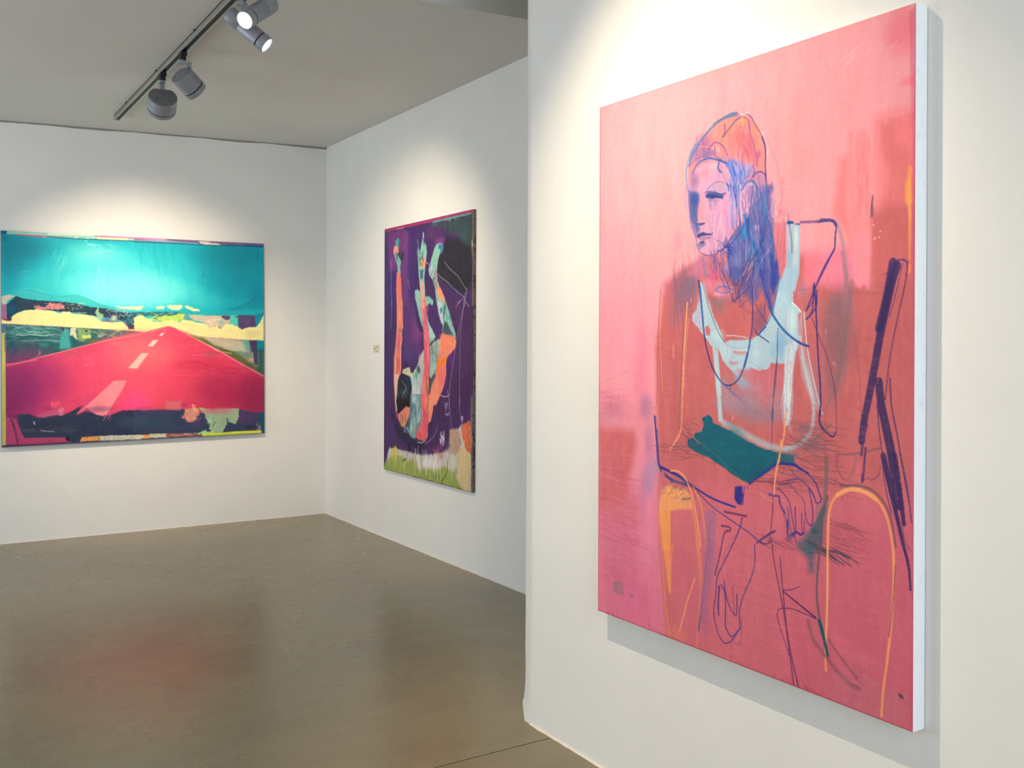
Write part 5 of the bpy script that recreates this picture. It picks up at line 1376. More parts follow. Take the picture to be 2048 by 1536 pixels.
["stroke",[[451,361,441,307,445,273,458,237,482,207],[96,140,186],3.7,0.75],{"soft":1.7}],
["stroke",[[453,272,469,241,500,207,531,184,561,167,600,152,633,146,654,147],[70,120,170],7.5,0.9],{"soft":2.5}],
["stroke",[[561,163,590,155,619,153,643,152,669,157],[90,110,150],7.8,0.8],{"soft":3.5}],
["stroke",[[652,147,678,162,701,177,708,204],[120,84,120],3.7,0.8],{"soft":1.5}],
["stroke",[[680,153,708,167,724,190,742,215,757,239,766,264,768,291],[90,72,120],3.3,0.9],{"soft":1.5,"dry":0.1}],
["stroke",[[753,235,764,261,767,284,766,314,770,356,771,403],[56,60,128],4.9,0.85],{"soft":1.5,"dry":0.1}],
["glow",[680,156,28,7,[255,196,200],0.8,0,1.0]],
["glow",[757,225,9,10,[255,190,190],0.6,0,1.0]],
["glow",[775,282,6,10,[255,200,190],0.7,0,1.0]],
["stroke",[[597,208,605,198,607,184,605,172],[110,74,120],5.2,0.85],{"soft":1.6}],
["stroke",[[601,207,619,192,638,178,650,169,671,163],[112,92,128],6.9,0.8],{"soft":2.8}],
["stroke",[[701,180,706,207,715,232,726,264,737,292,735,315],[150,90,126],4.3,0.7],{"soft":1.5}],
["stroke",[[666,179,673,231,671,264,678,293],[160,100,124],3.4,0.55],{"soft":1.5}],
["stroke",[[546,236,553,223,563,218,585,224,605,241,617,265],[84,86,156],3.9,0.8],{"soft":1.6}],
["stroke",[[566,218,566,257],[50,60,140],2.1,0.8],{"soft":1.6}],
["stroke",[[538,233,556,224],[60,66,140],3.6,0.7],{"soft":1.6}],
["stroke",[[495,219,526,224,556,232],[240,180,180],1.8,0.6],{"soft":1.6}],
["glow",[557,233,10,7,[250,170,170],0.7,0,1.0]],
["stroke",[[567,227,580,238,583,248],[246,190,190],1.8,0.6],{"soft":1.6}],
["stroke",[[469,298,485,277,508,265,541,262,571,270,610,287,643,311,666,337],[56,108,184],5.7,0.85],{"soft":2.5}],
["stroke",[[503,264,541,260,580,273,624,292],[60,90,170],3.6,0.7],{"soft":1.6}],
["stroke",[[566,259,595,276,619,292],[60,80,160],3.5,0.7],{"soft":1.6}],
["stroke",[[456,271,469,262,500,253,533,255],[80,96,170],2.9,0.6],{"soft":1.7}],
["stroke",[[485,207,477,217,458,239,443,269,439,294,445,316],[84,140,190],4.1,0.7],{"soft":1.7}],
["stroke",[[485,209,472,223,456,256],[40,110,170],5.5,0.5],{"soft":1.7}],
["patch",[[614,277,643,280,678,299,712,305,719,331,690,355,662,365,669,393,643,390,634,335,619,299],[136,140,208],0.85],{"soft":10.2}],
["stroke",[[624,282,652,330,666,366,664,393],[50,96,196],5.1,0.7],{"soft":2.7,"w1":3.4}],
["stroke",[[643,282,666,316,678,332],[50,96,196],5.1,0.7],{"soft":2.7,"w1":3.4}],
["stroke",[[614,293,631,318,648,363,655,391],[50,96,196],5.2,0.7],{"soft":2.8,"w1":3.4}],
["stroke",[[610,282,638,309,662,331,669,354],[50,96,196],5.1,0.7],{"soft":2.7,"w1":3.4}],
["stroke",[[634,285,643,311,657,347],[50,96,196],5.1,0.7],{"soft":2.7,"w1":3.4}],
["stroke",[[657,296,669,329,673,356],[50,96,196],5.1,0.7],{"soft":2.7,"w1":3.4}],
["stroke",[[719,309,726,337,712,349],[50,96,196],5.0,0.7],{"soft":2.7,"w1":3.3}],
["stroke",[[629,309,643,345,650,391],[50,96,196],5.2,0.7],{"soft":2.7,"w1":3.4}],
["glow",[671,324,9,12,[30,100,200],0.8,0,1.0]],
["scribble",[657,327,40,41,[190,180,228]],{"n":40,"w":2.7,"alpha":0.55,"ang":1.35,"spread":0.2,"seed":18,"ln":51,"curve":0.2}],
["scribble",[657,339,35,44,[60,96,190]],{"n":34,"w":2.4,"alpha":0.55,"ang":1.4,"spread":0.25,"seed":19,"ln":58,"curve":0.2}],
["stroke",[[583,281,580,298,590,310],[30,70,150],7.0,0.7],{"soft":4.2}],
["stroke",[[590,285,600,318,619,347],[80,90,180],2.8,0.6],{"soft":1.6}],
["glow",[708,318,16,18,[214,190,226],0.6,0,1.0]],
["scribble",[710,330,11,15,[90,90,160]],{"n":20,"w":1.7,"alpha":0.5,"ang":2,"spread":0.3,"seed":20,"ln":23,"curve":0.2}],
["stroke",[[652,391,657,405],[40,60,140],3.4,0.8],{"soft":1.5}],
["stroke",[[636,355,638,407,638,452,642,486],[56,92,180],4.1,0.7],{"soft":2.4}],
["stroke",[[650,357,662,410,667,455,671,479],[56,92,180],4.1,0.7],{"soft":2.4}],
["stroke",[[626,354,650,383,657,420],[56,92,180],4.1,0.7],{"soft":2.4}],
["stroke",[[662,359,667,402,669,445],[56,92,180],4.1,0.7],{"soft":2.4}],
["stroke",[[643,356,643,391],[56,92,180],4.1,0.7],{"soft":2.4}],
["scribble",[650,409,21,55,[150,150,214]],{"n":34,"w":3.1,"alpha":0.55,"ang":1.5,"spread":0.06,"seed":21,"ln":86,"curve":0.2}],
["stroke",[[641,359,650,388,657,423],[40,46,130],3.1,0.85],{"soft":1.5}],
["patch",[[669,370,690,353,717,355,733,376,733,407,712,430,692,444,671,455,668,411],[214,166,200],0.9],{"soft":5.0}],
["patch",[[728,333,746,332,764,345,768,406,737,402,733,358],[190,130,180],0.85],{"soft":6.5}],
["stroke",[[676,374,690,359,706,353,724,359,735,379,737,402],[50,110,186],7.5,0.8],{"soft":3.3}],
["stroke",[[719,341,733,333,748,332,764,341,768,357],[70,70,150],4.9,0.8],{"soft":1.5}],
["stroke",[[716,367,716,394,712,420,708,440],[70,62,130],3.7,0.8],{"soft":1.5,"dry":0.1}],
["stroke",[[735,369,733,399,719,424,708,436],[50,60,140],3.6,0.8],{"soft":1.5,"dry":0.1}],
["stroke",[[697,364,699,401,690,434],[130,110,180],3.4,0.6],{"soft":1.5}],
["glow",[680,409,12,30,[226,166,196],0.7,0,1.0]],
["scribble",[724,401,27,33,[120,110,180]],{"n":30,"w":3.0,"alpha":0.5,"ang":1.45,"spread":0.15,"seed":22,"ln":66,"curve":0.2}],
["patch",[[708,440,735,409,775,375,788,377,786,426,792,469,801,526,809,575,822,635,634,623,624,578,619,543,638,510,667,482,692,458],[92,98,170],0.93],{"tint":12,"dirx":8,"diry":80,"soft":8.3}],
["glow",[757,393,16,33,[100,120,190],0.7,0,1.0]],
["glow",[762,428,11,43,[70,140,190],0.8,0,1.0]],
["glow",[779,417,9,43,[96,70,140],0.7,0,1.0]],
["glow",[788,384,13,21,[80,90,170],0.8,0,1.0]],
["glow",[735,449,25,20,[120,100,160],0.7,0,1.0]],
["glow",[735,489,18,13,[190,150,196],0.8,0,1.0]],
["glow",[731,486,13,3,[226,180,206],0.7,0,1.0]],
["glow",[735,516,16,20,[150,130,190],0.7,0,1.0]],
["patch",[[680,446,697,442,694,465,703,500,703,516,685,516,676,524,671,513,671,489,685,471],[50,130,190],0.92],{"soft":3.4}],
["patch",[[692,458,708,456,708,483,706,493,694,478],[10,80,160],0.95],{"soft":3.3}],
["stroke",[[697,472,706,510,722,535,735,561,748,587,770,618,792,639],[20,84,170],9.9,0.85],{"soft":3.3}],
["stroke",[[768,463,766,489,757,522,746,547,748,575],[20,90,176],9.8,0.8],{"soft":3.9}],
["stroke",[[757,422,762,459,768,476],[30,130,180],6.5,0.7],{"soft":3.3}],
["glow",[653,525,28,22,[110,120,186],0.6,0,1.0]],
["glow",[662,572,23,37,[130,136,190],0.75,0,1.0]],
["glow",[648,559,14,21,[90,110,180],0.6,0,1.0]],
["stroke",[[624,548,624,578,636,623],[40,90,180],8.6,0.7],{"soft":4.1}],
["stroke",[[671,462,667,479,643,504,624,521,610,535],[60,70,160],5.1,0.75],{"soft":1.5,"dry":0.1}],
["stroke",[[692,468,680,487,657,508,631,527,595,544],[50,80,160],4.1,0.7],{"soft":1.5,"dry":0.1}],
["scribble",[610,538,26,19,[40,60,150]],{"n":44,"w":2.3,"alpha":0.65,"ang":0.8,"spread":0.8,"seed":23,"ln":28,"curve":0.4}],
["stroke",[[694,515,694,566,690,616],[206,170,206],1.8,0.75],{"soft":1.5}],
["stroke",[[717,551,716,628],[206,170,206],1.8,0.75],{"soft":1.5}],
["stroke",[[759,631,753,571,762,530],[206,170,206],1.8,0.75],{"soft":1.5}],
["stroke",[[779,448,781,524,781,632],[206,170,206],1.8,0.75],{"soft":1.5}],
["stroke",[[801,526,805,575,801,633],[206,170,206],1.8,0.75],{"soft":1.4}],
["stroke",[[742,537,742,580],[206,170,206],1.8,0.75],{"soft":1.5}],
["stroke",[[820,518,792,543,766,572,742,603,726,629],[222,160,190],2.1,0.9],{"soft":1.5}],
["stroke",[[755,603,733,625,711,644],[222,170,190],1.8,0.7],{"soft":1.5}],
["patch",[[783,570,799,591,814,584,822,635,796,633,788,606],[30,56,156],0.8],{"soft":8.0}],
["patch",[[748,537,762,552,757,571,744,562],[40,90,176],0.6],{"soft":6.5}],
["stroke",[[786,570,794,607,799,640],[24,60,160],11.2,0.8],{"soft":4.2}],
["stroke",[[811,592,816,634],[34,60,160],7.9,0.7],{"soft":3.8}],
["stroke",[[796,470,792,509,805,559,818,609],[120,84,140],3.2,0.6],{"soft":1.4}],
["patch",[[614,598,641,633,667,651,660,684,680,668,708,686,718,708,740,688,743,662,761,670,776,710,797,733,794,690,812,668,821,630,830,609],[92,88,156],0.8],{"dry":0.15,"dirx":6,"diry":60,"tint":12,"soft":9.9,"rag":3.3}],
["scribble",[724,647,79,39,[50,60,150]],{"n":44,"w":2.6,"alpha":0.5,"ang":1.5,"spread":0.3,"seed":224,"ln":66,"curve":0.2}],
["scribble",[724,657,73,37,[150,110,160]],{"n":30,"w":2.3,"alpha":0.5,"ang":1.5,"spread":0.3,"seed":225,"ln":60,"curve":0.2}],
["scribble",[768,539,30,66,[70,60,140]],{"n":40,"w":2.6,"alpha":0.5,"ang":1.5,"spread":0.12,"seed":24,"ln":81,"curve":0.2}],
["scribble",[724,577,31,43,[90,140,190]],{"n":26,"w":3.3,"alpha":0.5,"ang":1.9,"spread":0.3,"seed":25,"ln":66,"curve":0.2}],
["scribble",[708,592,23,30,[40,40,90]],{"n":26,"w":2.3,"alpha":0.55,"ang":2.15,"spread":0.2,"seed":26,"ln":57,"curve":0.2}],
["scribble",[703,609,16,19,[214,140,160]],{"n":10,"w":2.7,"alpha":0.6,"ang":2.2,"spread":0.15,"seed":27,"ln":43,"curve":0.2}],
["glow",[822,455,13,11,[200,110,130],0.6,0,1.0]],
["scribble",[826,455,19,18,[170,90,130]],{"n":22,"w":1.7,"alpha":0.4,"ang":2.4,"spread":0.9,"seed":28,"ln":32,"curve":0.2}],
["glow",[805,456,15,15,[255,176,184],0.5,0,1.0]],
["patch",[[794,479,843,488,843,594,831,635,820,635,809,559,796,512],[222,120,134],0.85],{"soft":6.3}],
["scribble",[820,528,17,42,[170,100,130]],{"n":18,"w":1.9,"alpha":0.5,"ang":1.65,"spread":0.1,"seed":29,"ln":73,"curve":0.2}],
["scribble",[724,485,73,94,[40,60,150]],{"n":90,"w":2.2,"alpha":0.4,"ang":1.45,"spread":0.25,"seed":230,"ln":73,"curve":0.2}],
["scribble",[735,486,66,93,[150,140,206]],{"n":70,"w":2.0,"alpha":0.4,"ang":1.5,"spread":0.25,"seed":231,"ln":66,"curve":0.2}],
["scribble",[746,471,53,93,[60,150,200]],{"n":26,"w":2.6,"alpha":0.45,"ang":1.5,"spread":0.15,"seed":232,"ln":82,"curve":0.2}],
["scribble",[739,437,57,63,[110,60,120]],{"n":40,"w":2.1,"alpha":0.4,"ang":1.5,"spread":0.2,"seed":233,"ln":66,"curve":0.2}],
["scribble",[643,242,129,96,[200,110,140]],{"n":60,"w":2.1,"alpha":0.35,"ang":1.5,"spread":0.3,"seed":234,"ln":51,"curve":0.2}],
["stroke",[[768,230,781,259,794,286,809,317,813,346,820,381,828,411],[150,120,170],3.2,0.5],{"soft":3.2}],
["stroke",[[830,398,843,393],[120,90,130],1.6,0.7],{"soft":1.4}],
["stroke",[[826,383,829,409,826,431,822,447],[140,100,150],2.5,0.5],{"soft":1.4}],
["glow",[828,372,13,19,[220,120,140],0.4,0,1.0]],
["stroke",[[440,327,437,382,451,419,466,457,477,503,482,549],[170,130,190],4.8,0.45],{"soft":5.6}],
["stroke",[[447,323,436,354,442,399],[160,140,200],7.5,0.4],{"soft":5.6}],
["glow",[406,497,36,49,[222,140,170],0.5,0,1.0]],
["patch",[[495,546,526,552,576,553,585,568,595,593,610,621,469,613,443,607,466,587,498,566],[196,112,140],0.85],{"soft":10.8}],
["stroke",[[479,513,482,567,487,614],[150,140,186],7.4,0.5],{"soft":5.5}],
["stroke",[[518,561,523,596,531,616],[100,130,180],10.9,0.5],{"soft":5.4}],
["glow",[571,608,15,17,[226,90,140],0.8,0,1.0]],
["glow",[610,594,19,28,[186,150,196],0.7,0,1.0]],
["scribble",[581,579,27,30,[90,80,150]],{"n":34,"w":2.3,"alpha":0.6,"ang":1.3,"spread":0.35,"seed":30,"ln":53,"curve":0.2}],
["stroke",[[570,658,587,651,614,652,641,662],[84,116,186],4.5,0.8],{"soft":1.6,"dry":0.1}],
["stroke",[[573,661,594,669,627,669],[90,120,186],4.2,0.7],{"soft":1.6}],
["stroke",[[594,679,614,686,641,687],[140,116,160],3.5,0.6],{"soft":1.6}],
["stroke",[[594,601,614,632,631,666,641,695],[60,66,140],3.5,0.8],{"soft":1.6}],
["stroke",[[614,603,641,643,660,649],[50,60,130],2.8,0.8],{"soft":1.5}],
["stroke",[[627,606,647,641,663,649],[60,50,110],2.4,0.8],{"soft":1.5}],
["stroke",[[647,697,667,684,699,662,711,649,724,624],[70,64,140],4.4,0.8],{"soft":1.5,"dry":0.1}],
["stroke",[[641,669,647,698,667,675],[70,70,140],3.4,0.8],{"soft":1.5}],
["stroke",[[667,687,680,697,667,714,689,702,711,689],[90,80,140],2.4,0.8],{"soft":1.5}],
["scribble",[680,654,35,38,[86,60,110]],{"n":36,"w":2.2,"alpha":0.55,"ang":2.2,"spread":0.3,"seed":31,"ln":57,"curve":0.2}],
["scribble",[627,630,26,29,[80,76,150]],{"n":26,"w":2.1,"alpha":0.55,"ang":1.15,"spread":0.2,"seed":32,"ln":52,"curve":0.2}],
["glow",[654,620,20,24,[70,100,170],0.7,0,1.0]],
["glow",[800,645,21,50,[30,60,160],0.85,0,1.0]],
["stroke",[[752,612,767,666,782,701,794,733],[50,60,160],11.3,0.8],{"soft":4.9,"w1":6.5}],
["glow",[770,648,18,37,[80,90,170],0.7,0,1.0]],
["stroke",[[809,661,806,675],[150,110,100],4.8,0.8],{"soft":1.4}],
["stroke",[[730,703,749,732,773,762],[50,44,90],2.1,0.85],{"soft":1.5}],
["stroke",[[680,706,696,725,718,731,740,727,755,709],[90,74,120],1.8,0.7],{"soft":1.5}],
["stroke",[[673,708,692,749],[110,70,100],1.7,0.6],{"soft":1.5}],
["stroke",[[498,627,504,660,510,700,516,744,525,799,539,848,560,892,587,925,614,941,641,939,667,921,686,890,702,847,711,810,719,770,721,726,718,652],[34,36,122],5.9,0.95],{"soft":1.7,"w1":2.8}],
["stroke",[[505,645,511,695,518,749,522,784],[40,110,176],6.2,0.75],{"soft":1.6}],
["stroke",[[574,909,601,937,634,957,660,975],[90,110,180],4.5,0.85],{"soft":1.6,"w1":3.5}],
["stroke",[[598,937,660,970,707,1008],[110,110,176],4.1,0.8],{"soft":1.5,"w1":1.7}],
["stroke",[[702,847,689,885],[28,56,140],8.4,0.6],{"soft":1.5,"dry":0.3}],
["stroke",[[711,810,705,838],[30,96,170],6.7,0.6],{"soft":1.5,"dry":0.2}],
["stroke",[[782,715,800,743,827,773,859,798,893,816,924,826],[36,96,164],7.8,0.95],{"soft":1.4,"dry":0.15,"w1":6.2}],
["stroke",[[885,813,904,821,922,825],[70,60,140],6.7,0.9],{"soft":1.4,"dry":0.15}],
["stroke",[[812,673,803,706,791,738,773,765,743,793],[50,110,176],3.5,0.9],{"soft":1.4}],
["stroke",[[730,775,733,789,743,794,761,803,782,815],[26,44,110],3.3,0.85],{"soft":1.5}],
["stroke",[[743,793,770,771],[30,90,160],5.5,0.9],{"soft":1.5}],
["stroke",[[634,938,635,953],[30,30,60],2.1,0.9],{"soft":1.6}],
["stroke",[[815,775,812,865,806,933,800,969],[56,70,130],3.2,0.8],{"soft":1.4,"dry":0.1}],
["stroke",[[511,628,525,661,542,708,567,758,587,790,609,816],[96,84,84],2.9,0.8],{"soft":1.6}],
["stroke",[[617,796,641,795,667,798,702,802],[214,200,206],3.4,0.8],{"soft":1.5}],
["glow",[667,805,35,7,[170,120,120],0.5,0,1.0]],
["stroke",[[609,737,641,776],[140,100,100],2.1,0.5],{"soft":1.6}],
["stroke",[[813,855,804,922,798,988,796,1036,795,1160],[54,48,84],2.2,0.8],{"soft":1.4}],
["stroke",[[798,1003,796,1029],[40,50,120],4.8,0.8],{"soft":1.4}],
["glow",[796,1017,10,29,[120,90,130],0.6,0,1.0]],
["stroke",[[853,820,847,876,842,963],[230,170,180],1.6,0.7],{"soft":1.4}],
["stroke",[[785,842,785,956],[236,190,196],1.6,0.5],{"soft":1.4}],
["stroke",[[862,620,860,731,856,842],[170,150,160],1.6,0.5],{"soft":1.4}],
["stroke",[[887,680,887,696],[255,110,150],3.7,0.9],{"soft":1.4}],
["stroke",[[865,707,879,716,896,732],[226,242,240],4.0,0.8],{"soft":1.4,"dry":0.1}],
["glow",[901,679,29,37,[180,120,140],0.6,0,1.0]],
["stroke",[[892,672,921,673],[140,110,130],3.6,0.6],{"soft":1.4}],
["stroke",[[907,675,907,721],[150,110,120],7.6,0.4],{"soft":3.0,"dry":0.3}],
["stroke",[[981,780,981,793],[246,190,190],1.8,0.8],{"soft":1.3}],
["stroke",[[1004,866,1005,875],[246,190,190],1.7,0.8],{"soft":1.3}],
["stroke",[[1010,867,1010,876],[246,190,190],1.7,0.8],{"soft":1.3}],
["stroke",[[647,1028,641,1044],[246,190,190],2.1,0.8],{"soft":1.5}],
["stroke",[[464,681,465,694],[246,190,190],2.2,0.8],{"soft":1.7}],
["stroke",[[384,825,385,866],[246,190,190],2.3,0.8],{"soft":1.7}],
["stroke",[[953,496,979,495,1004,499,1012,512,1009,539,1007,569,991,595,970,628,953,654],[66,56,140],5.0,0.85],{"soft":1.5,"dry":0.22,"w1":5.8}],
["stroke",[[962,491,1000,497,1012,511],[76,70,140],8.7,0.85],{"soft":1.3,"dry":0.15}],
["stroke",[[895,490,948,494,995,496,1011,508],[86,66,134],7.4,0.7],{"soft":1.3,"dry":0.25}],
["stroke",[[1006,573,975,615,950,659,935,690,915,730],[52,46,130],5.0,0.92],{"soft":1.3,"dry":0.18}],
["stroke",[[941,658,946,709,950,777,956,863,963,935,964,980,960,1003,964,1030,984,1051,1003,1061,1014,1049],[34,36,122],4.7,0.95],{"soft":1.5,"dry":0.06}],
["stroke",[[938,663,936,726,914,753,947,722,950,677],[40,46,136],4.2,0.9],{"soft":1.3}],
["stroke",[[917,726,935,708,942,677],[40,46,136],3.0,0.9],{"soft":1.3}],
["stroke",[[933,749,958,800,981,845,1000,898,1011,947,1015,1005,1014,1049],[84,52,104],2.9,0.85],{"soft":1.3,"dry":0.15,"w1":2.0}],
["stroke",[[964,994,961,1030,981,1051],[38,36,110],5.3,0.8],{"soft":1.3}],
["stroke",[[1003,947,975,1007],[130,110,116],4.4,0.6],{"soft":2.9}],
["stroke",[[1193,627,1179,668,1166,718,1149,789,1129,887,1114,956,1101,1013,1094,1065],[62,40,92],25.6,0.93],{"grain":5,"soft":2.0,"dry":0.1,"w1":18.9}],
["stroke",[[1183,618,1166,701,1144,780],[52,34,92],22.6,0.8],{"grain":6,"soft":1.2,"dry":0.1}],
["stroke",[[1174,630,1188,616,1212,614,1224,621],[84,54,112],5.2,0.8],{"soft":1.2,"dry":0.2}],
["stroke",[[1156,647,1169,646,1159,696],[84,54,112],2.1,0.7],{"soft":1.2,"dry":0.1}],
["stroke",[[1224,621,1219,666,1204,727,1188,794,1174,861,1168,911,1163,954],[92,52,104],3.9,0.85],{"soft":1.2,"dry":0.25}],
["stroke",[[1210,624,1193,690,1174,752],[80,50,112],3.1,0.7],{"soft":1.2,"dry":0.2}],
["stroke",[[1094,1013,1087,1063],[76,50,112],6.9,0.9],{"soft":1.2,"dry":0.1}],
["stroke",[[1109,1021,1099,1060,1093,1100],[78,50,110],8.3,0.9],{"soft":1.2,"dry":0.15,"w1":6.9}],
["stroke",[[1106,1081,1101,1129,1098,1164],[78,48,106],6.9,0.9],{"soft":1.2,"dry":0.15}],
["stroke",[[1099,1162,1112,1156,1124,1159,1144,1146,1150,1120],[80,48,100],1.9,0.9],{"soft":1.2}],
["stroke",[[1094,1147,1095,1171],[78,48,106],2.8,0.9],{"soft":1.2}],
["stroke",[[1144,912,1152,971,1167,1030,1181,1087,1193,1153,1203,1210],[58,38,90],22.5,0.9],{"grain":5,"soft":1.9,"dry":0.14,"w1":26.5}],
["stroke",[[1176,903,1181,970,1198,1044,1212,1113,1231,1198],[84,52,106],4.4,0.85],{"soft":1.2,"dry":0.2}],
["stroke",[[1139,968,1149,1056,1169,1147,1184,1209],[84,52,106],4.0,0.85],{"soft":1.2,"dry":0.2}],
["stroke",[[1167,1013,1181,1096,1198,1194],[96,60,110],2.6,0.7],{"soft":1.2,"dry":0.2}],
["stroke",[[1158,1095,1177,1167,1196,1234,1214,1300,1230,1352,1236,1410],[58,38,92],17.0,0.88],{"grain":5,"soft":1.2,"dry":0.14,"w1":5.2}],
["stroke",[[1188,1092,1204,1173,1217,1254],[58,38,92],19.6,0.85],{"grain":5,"soft":1.2,"dry":0.18,"w1":11.7}],
["stroke",[[1204,1081,1225,1161,1238,1246],[84,54,110],3.9,0.8],{"soft":1.2,"dry":0.2}],
["stroke",[[1153,1104,1166,1178,1183,1236],[88,56,110],3.2,0.8],{"soft":1.2,"dry":0.2}],
["stroke",[[1212,1255,1220,1295,1235,1315],[86,56,106],2.6,0.7],{"soft":1.2,"dry":0.2}],
["stroke",[[324,694,322,803,329,902,334,973],[240,150,110],3.5,0.85],{"soft":1.8,"dry":0.05,"w1":2.4}],
["stroke",[[322,650,315,760,309,847,308,1012],[120,76,100],2.8,0.7],{"soft":1.8,"dry":0.15}],
["stroke",[[326,634,320,683],[150,90,100],2.8,0.6],{"soft":1.8}],
["stroke",[[448,693,440,794,430,900,427,1006,425,1078],[246,158,104],5.6,0.95],{"soft":2.3,"w1":4.5}],
["stroke",[[430,778,423,900,415,1007,411,1087],[128,96,96],5.7,0.7],{"soft":2.3}],
["stroke",[[454,741,442,847,436,953],[246,180,140],1.9,0.7],{"soft":1.7}],
["stroke",[[425,1078,411,1109,371,1155],[240,150,110],6.5,0.9],{"soft":1.7,"w1":7.6}],
["stroke",[[425,1081,473,1115,547,1150,619,1188,687,1221],[206,130,96],3.9,0.9],{"soft":1.6}],
["stroke",[[448,692,444,732,438,793,433,869,431,970],[248,160,110],4.9,0.8],{"soft":1.9}],
["patch",[[514,1046,540,1034,558,1041,562,1056,598,1067,640,1076,707,1101,766,1115,829,1121,874,1124,874,1145,816,1153,779,1181,711,1220,674,1212,605,1185,547,1163,488,1150,451,1137,454,1116,480,1106,484,1093,514,1085,522,1064],[0,92,112],1],{"tint":5,"dirx":90,"diry":10,"soft":2.1,"rag":2.2}],
["patch",[[810,1123,874,1122,874,1145,816,1153],[80,96,112],0.6],{"soft":7.8}],
["stroke",[[605,1053,687,1073,760,1096,829,1110,865,1109],[170,180,188],14.7,0.6],{"soft":11.4}],
["glow",[660,1075,60,20,[60,124,136],0.5,0.5,1.0]],
["stroke",[[503,1117,591,1161,687,1216],[80,104,92],3.5,0.85],{"soft":1.6}],
["stroke",[[473,1104,503,1123],[220,140,100],3.3,0.8],{"soft":1.7}],
["scribble",[653,1145,119,35,[0,110,120]],{"n":30,"w":2.4,"alpha":0.35,"ang":0.1,"spread":0.12,"seed":33,"ln":85,"curve":0.2}],
["scribble",[473,1094,38,32,[110,70,90]],{"n":26,"w":1.8,"alpha":0.5,"ang":0.25,"spread":0.15,"seed":34,"ln":55,"curve":0.2}],
["scribble",[403,1163,85,21,[120,64,80]],{"n":16,"w":1.9,"alpha":0.6,"ang":-0.05,"spread":0.08,"seed":35,"ln":114,"curve":0.2}],
["scribble",[442,1136,54,11,[120,80,104]],{"n":16,"w":2.2,"alpha":0.45,"ang":-0.15,"spread":0.08,"seed":36,"ln":75,"curve":0.2}],
["scribble",[953,1085,61,54,[112,70,84]],{"n":46,"w":1.8,"alpha":0.5,"ang":0.12,"spread":0.12,"seed":37,"ln":77,"curve":0.2}],
["scribble",[953,1176,126,32,[112,68,84]],{"n":50,"w":1.8,"alpha":0.5,"ang":0.1,"spread":0.08,"seed":38,"ln":89,"curve":0.2}],
["scribble",[816,1201,97,14,[110,60,90]],{"n":18,"w":1.6,"alpha":0.5,"ang":-0.1,"spread":0.06,"seed":39,"ln":95,"curve":0.2}],
["scribble",[907,1029,91,41,[140,96,110]],{"n":26,"w":2.1,"alpha":0.4,"ang":1.9,"spread":0.3,"seed":40,"ln":52,"curve":0.2}],
["stroke",[[998,1030,958,1062,913,1102],[110,96,100],5.9,0.6],{"soft":4.4}],
["stroke",[[975,1074,1009,1072],[90,60,76],2.0,0.7],{"soft":1.3}],
["stroke",[[1019,1106,1078,1097,1149,1077],[110,84,92],4.7,0.7],{"soft":2.8}],
["stroke",[[1019,1106,1017,1138,1036,1167],[110,84,92],4.3,0.6],{"soft":2.9}],
["glow",[1078,1131,31,30,[216,104,116],0.6,0,1.0]],
["stroke",[[1078,1110,1062,1159],[140,96,104],11.2,0.4],{"soft":8.4}],
["stroke",[[981,1119,984,1159,978,1233],[110,96,104],10.2,0.6],{"soft":7.3}],
["stroke",[[299,1057,304,1112,312,1166,322,1209,330,1227],[76,64,140],7.9,0.9],{"soft":2.4}],
["stroke",[[309,1095,315,1160,326,1214,379,1225],[80,60,130],4.7,0.8],{"soft":1.8}],
["stroke",[[330,1215,370,1224,408,1232,447,1247],[50,46,130],9.6,0.9],{"soft":2.3}],
["stroke",[[335,1216,419,1236,487,1261,553,1281,600,1289,654,1295],[50,44,140],6.6,0.92],{"soft":1.6}],
["stroke",[[344,1233,393,1251,453,1259],[60,50,120],5.7,0.8],{"soft":1.7}],
["stroke",[[350,1241,389,1253,442,1254,470,1260],[64,60,130],6.5,0.8],{"soft":1.7}],
["stroke",[[495,1271,561,1308,639,1336,706,1359,750,1378,778,1380,792,1371],[84,64,130],4.4,0.85],{"soft":1.5,"dry":0.12}],
["stroke",[[711,1220,753,1189,785,1169,816,1151,853,1149,874,1148],[46,48,138],7.4,0.95],{"soft":1.6}],
["stroke",[[871,1146,895,1157,924,1165],[46,44,134],5.5,0.9],{"soft":1.4}],
["stroke",[[294,1052,299,1086,307,1142,310,1182,315,1209,330,1227],[70,62,136],5.1,0.8],{"soft":1.8}],
["patch",[[654,1237,682,1229,685,1258,681,1286,665,1285,652,1271],[42,42,142],0.96],{"soft":1.7,"rag":1.0}],
["stroke",[[691,1230,685,1283],[50,44,140],3.4,0.9],{"soft":1.5}],
["stroke",[[703,1226,705,1234],[60,50,130],2.7,0.8],{"soft":1.5}],
["stroke",[[612,1315,654,1315,699,1315],[92,50,98],6.1,0.9],{"soft":1.5,"dry":0.1}],
["stroke",[[819,1151,843,1149,873,1147,882,1148,896,1156],[46,46,134],6.2,0.9],{"soft":1.4}],
["stroke",[[861,1161,882,1177,908,1192,925,1203],[96,64,130],3.7,0.8],{"soft":1.4}],
["stroke",[[882,1149,908,1160,937,1178,951,1192,959,1211,968,1230,959,1240,951,1240,943,1224,931,1208,925,1203],[62,48,128],4.2,0.9],{"soft":1.3,"dry":0.08}],
["stroke",[[925,1203,931,1226,938,1254,940,1281,937,1304],[86,56,128],4.5,0.85],{"soft":1.3,"dry":0.25}],
["stroke",[[935,1305,923,1299,916,1285,914,1269],[80,52,124],3.6,0.9],{"soft":1.4}],
["stroke",[[914,1271,911,1249,902,1232,885,1223,864,1204,849,1194],[96,64,120],2.8,0.85],{"soft":1.4}],
["stroke",[[846,1194,867,1190,888,1185],[84,56,110],3.4,0.8],{"soft":1.4}],
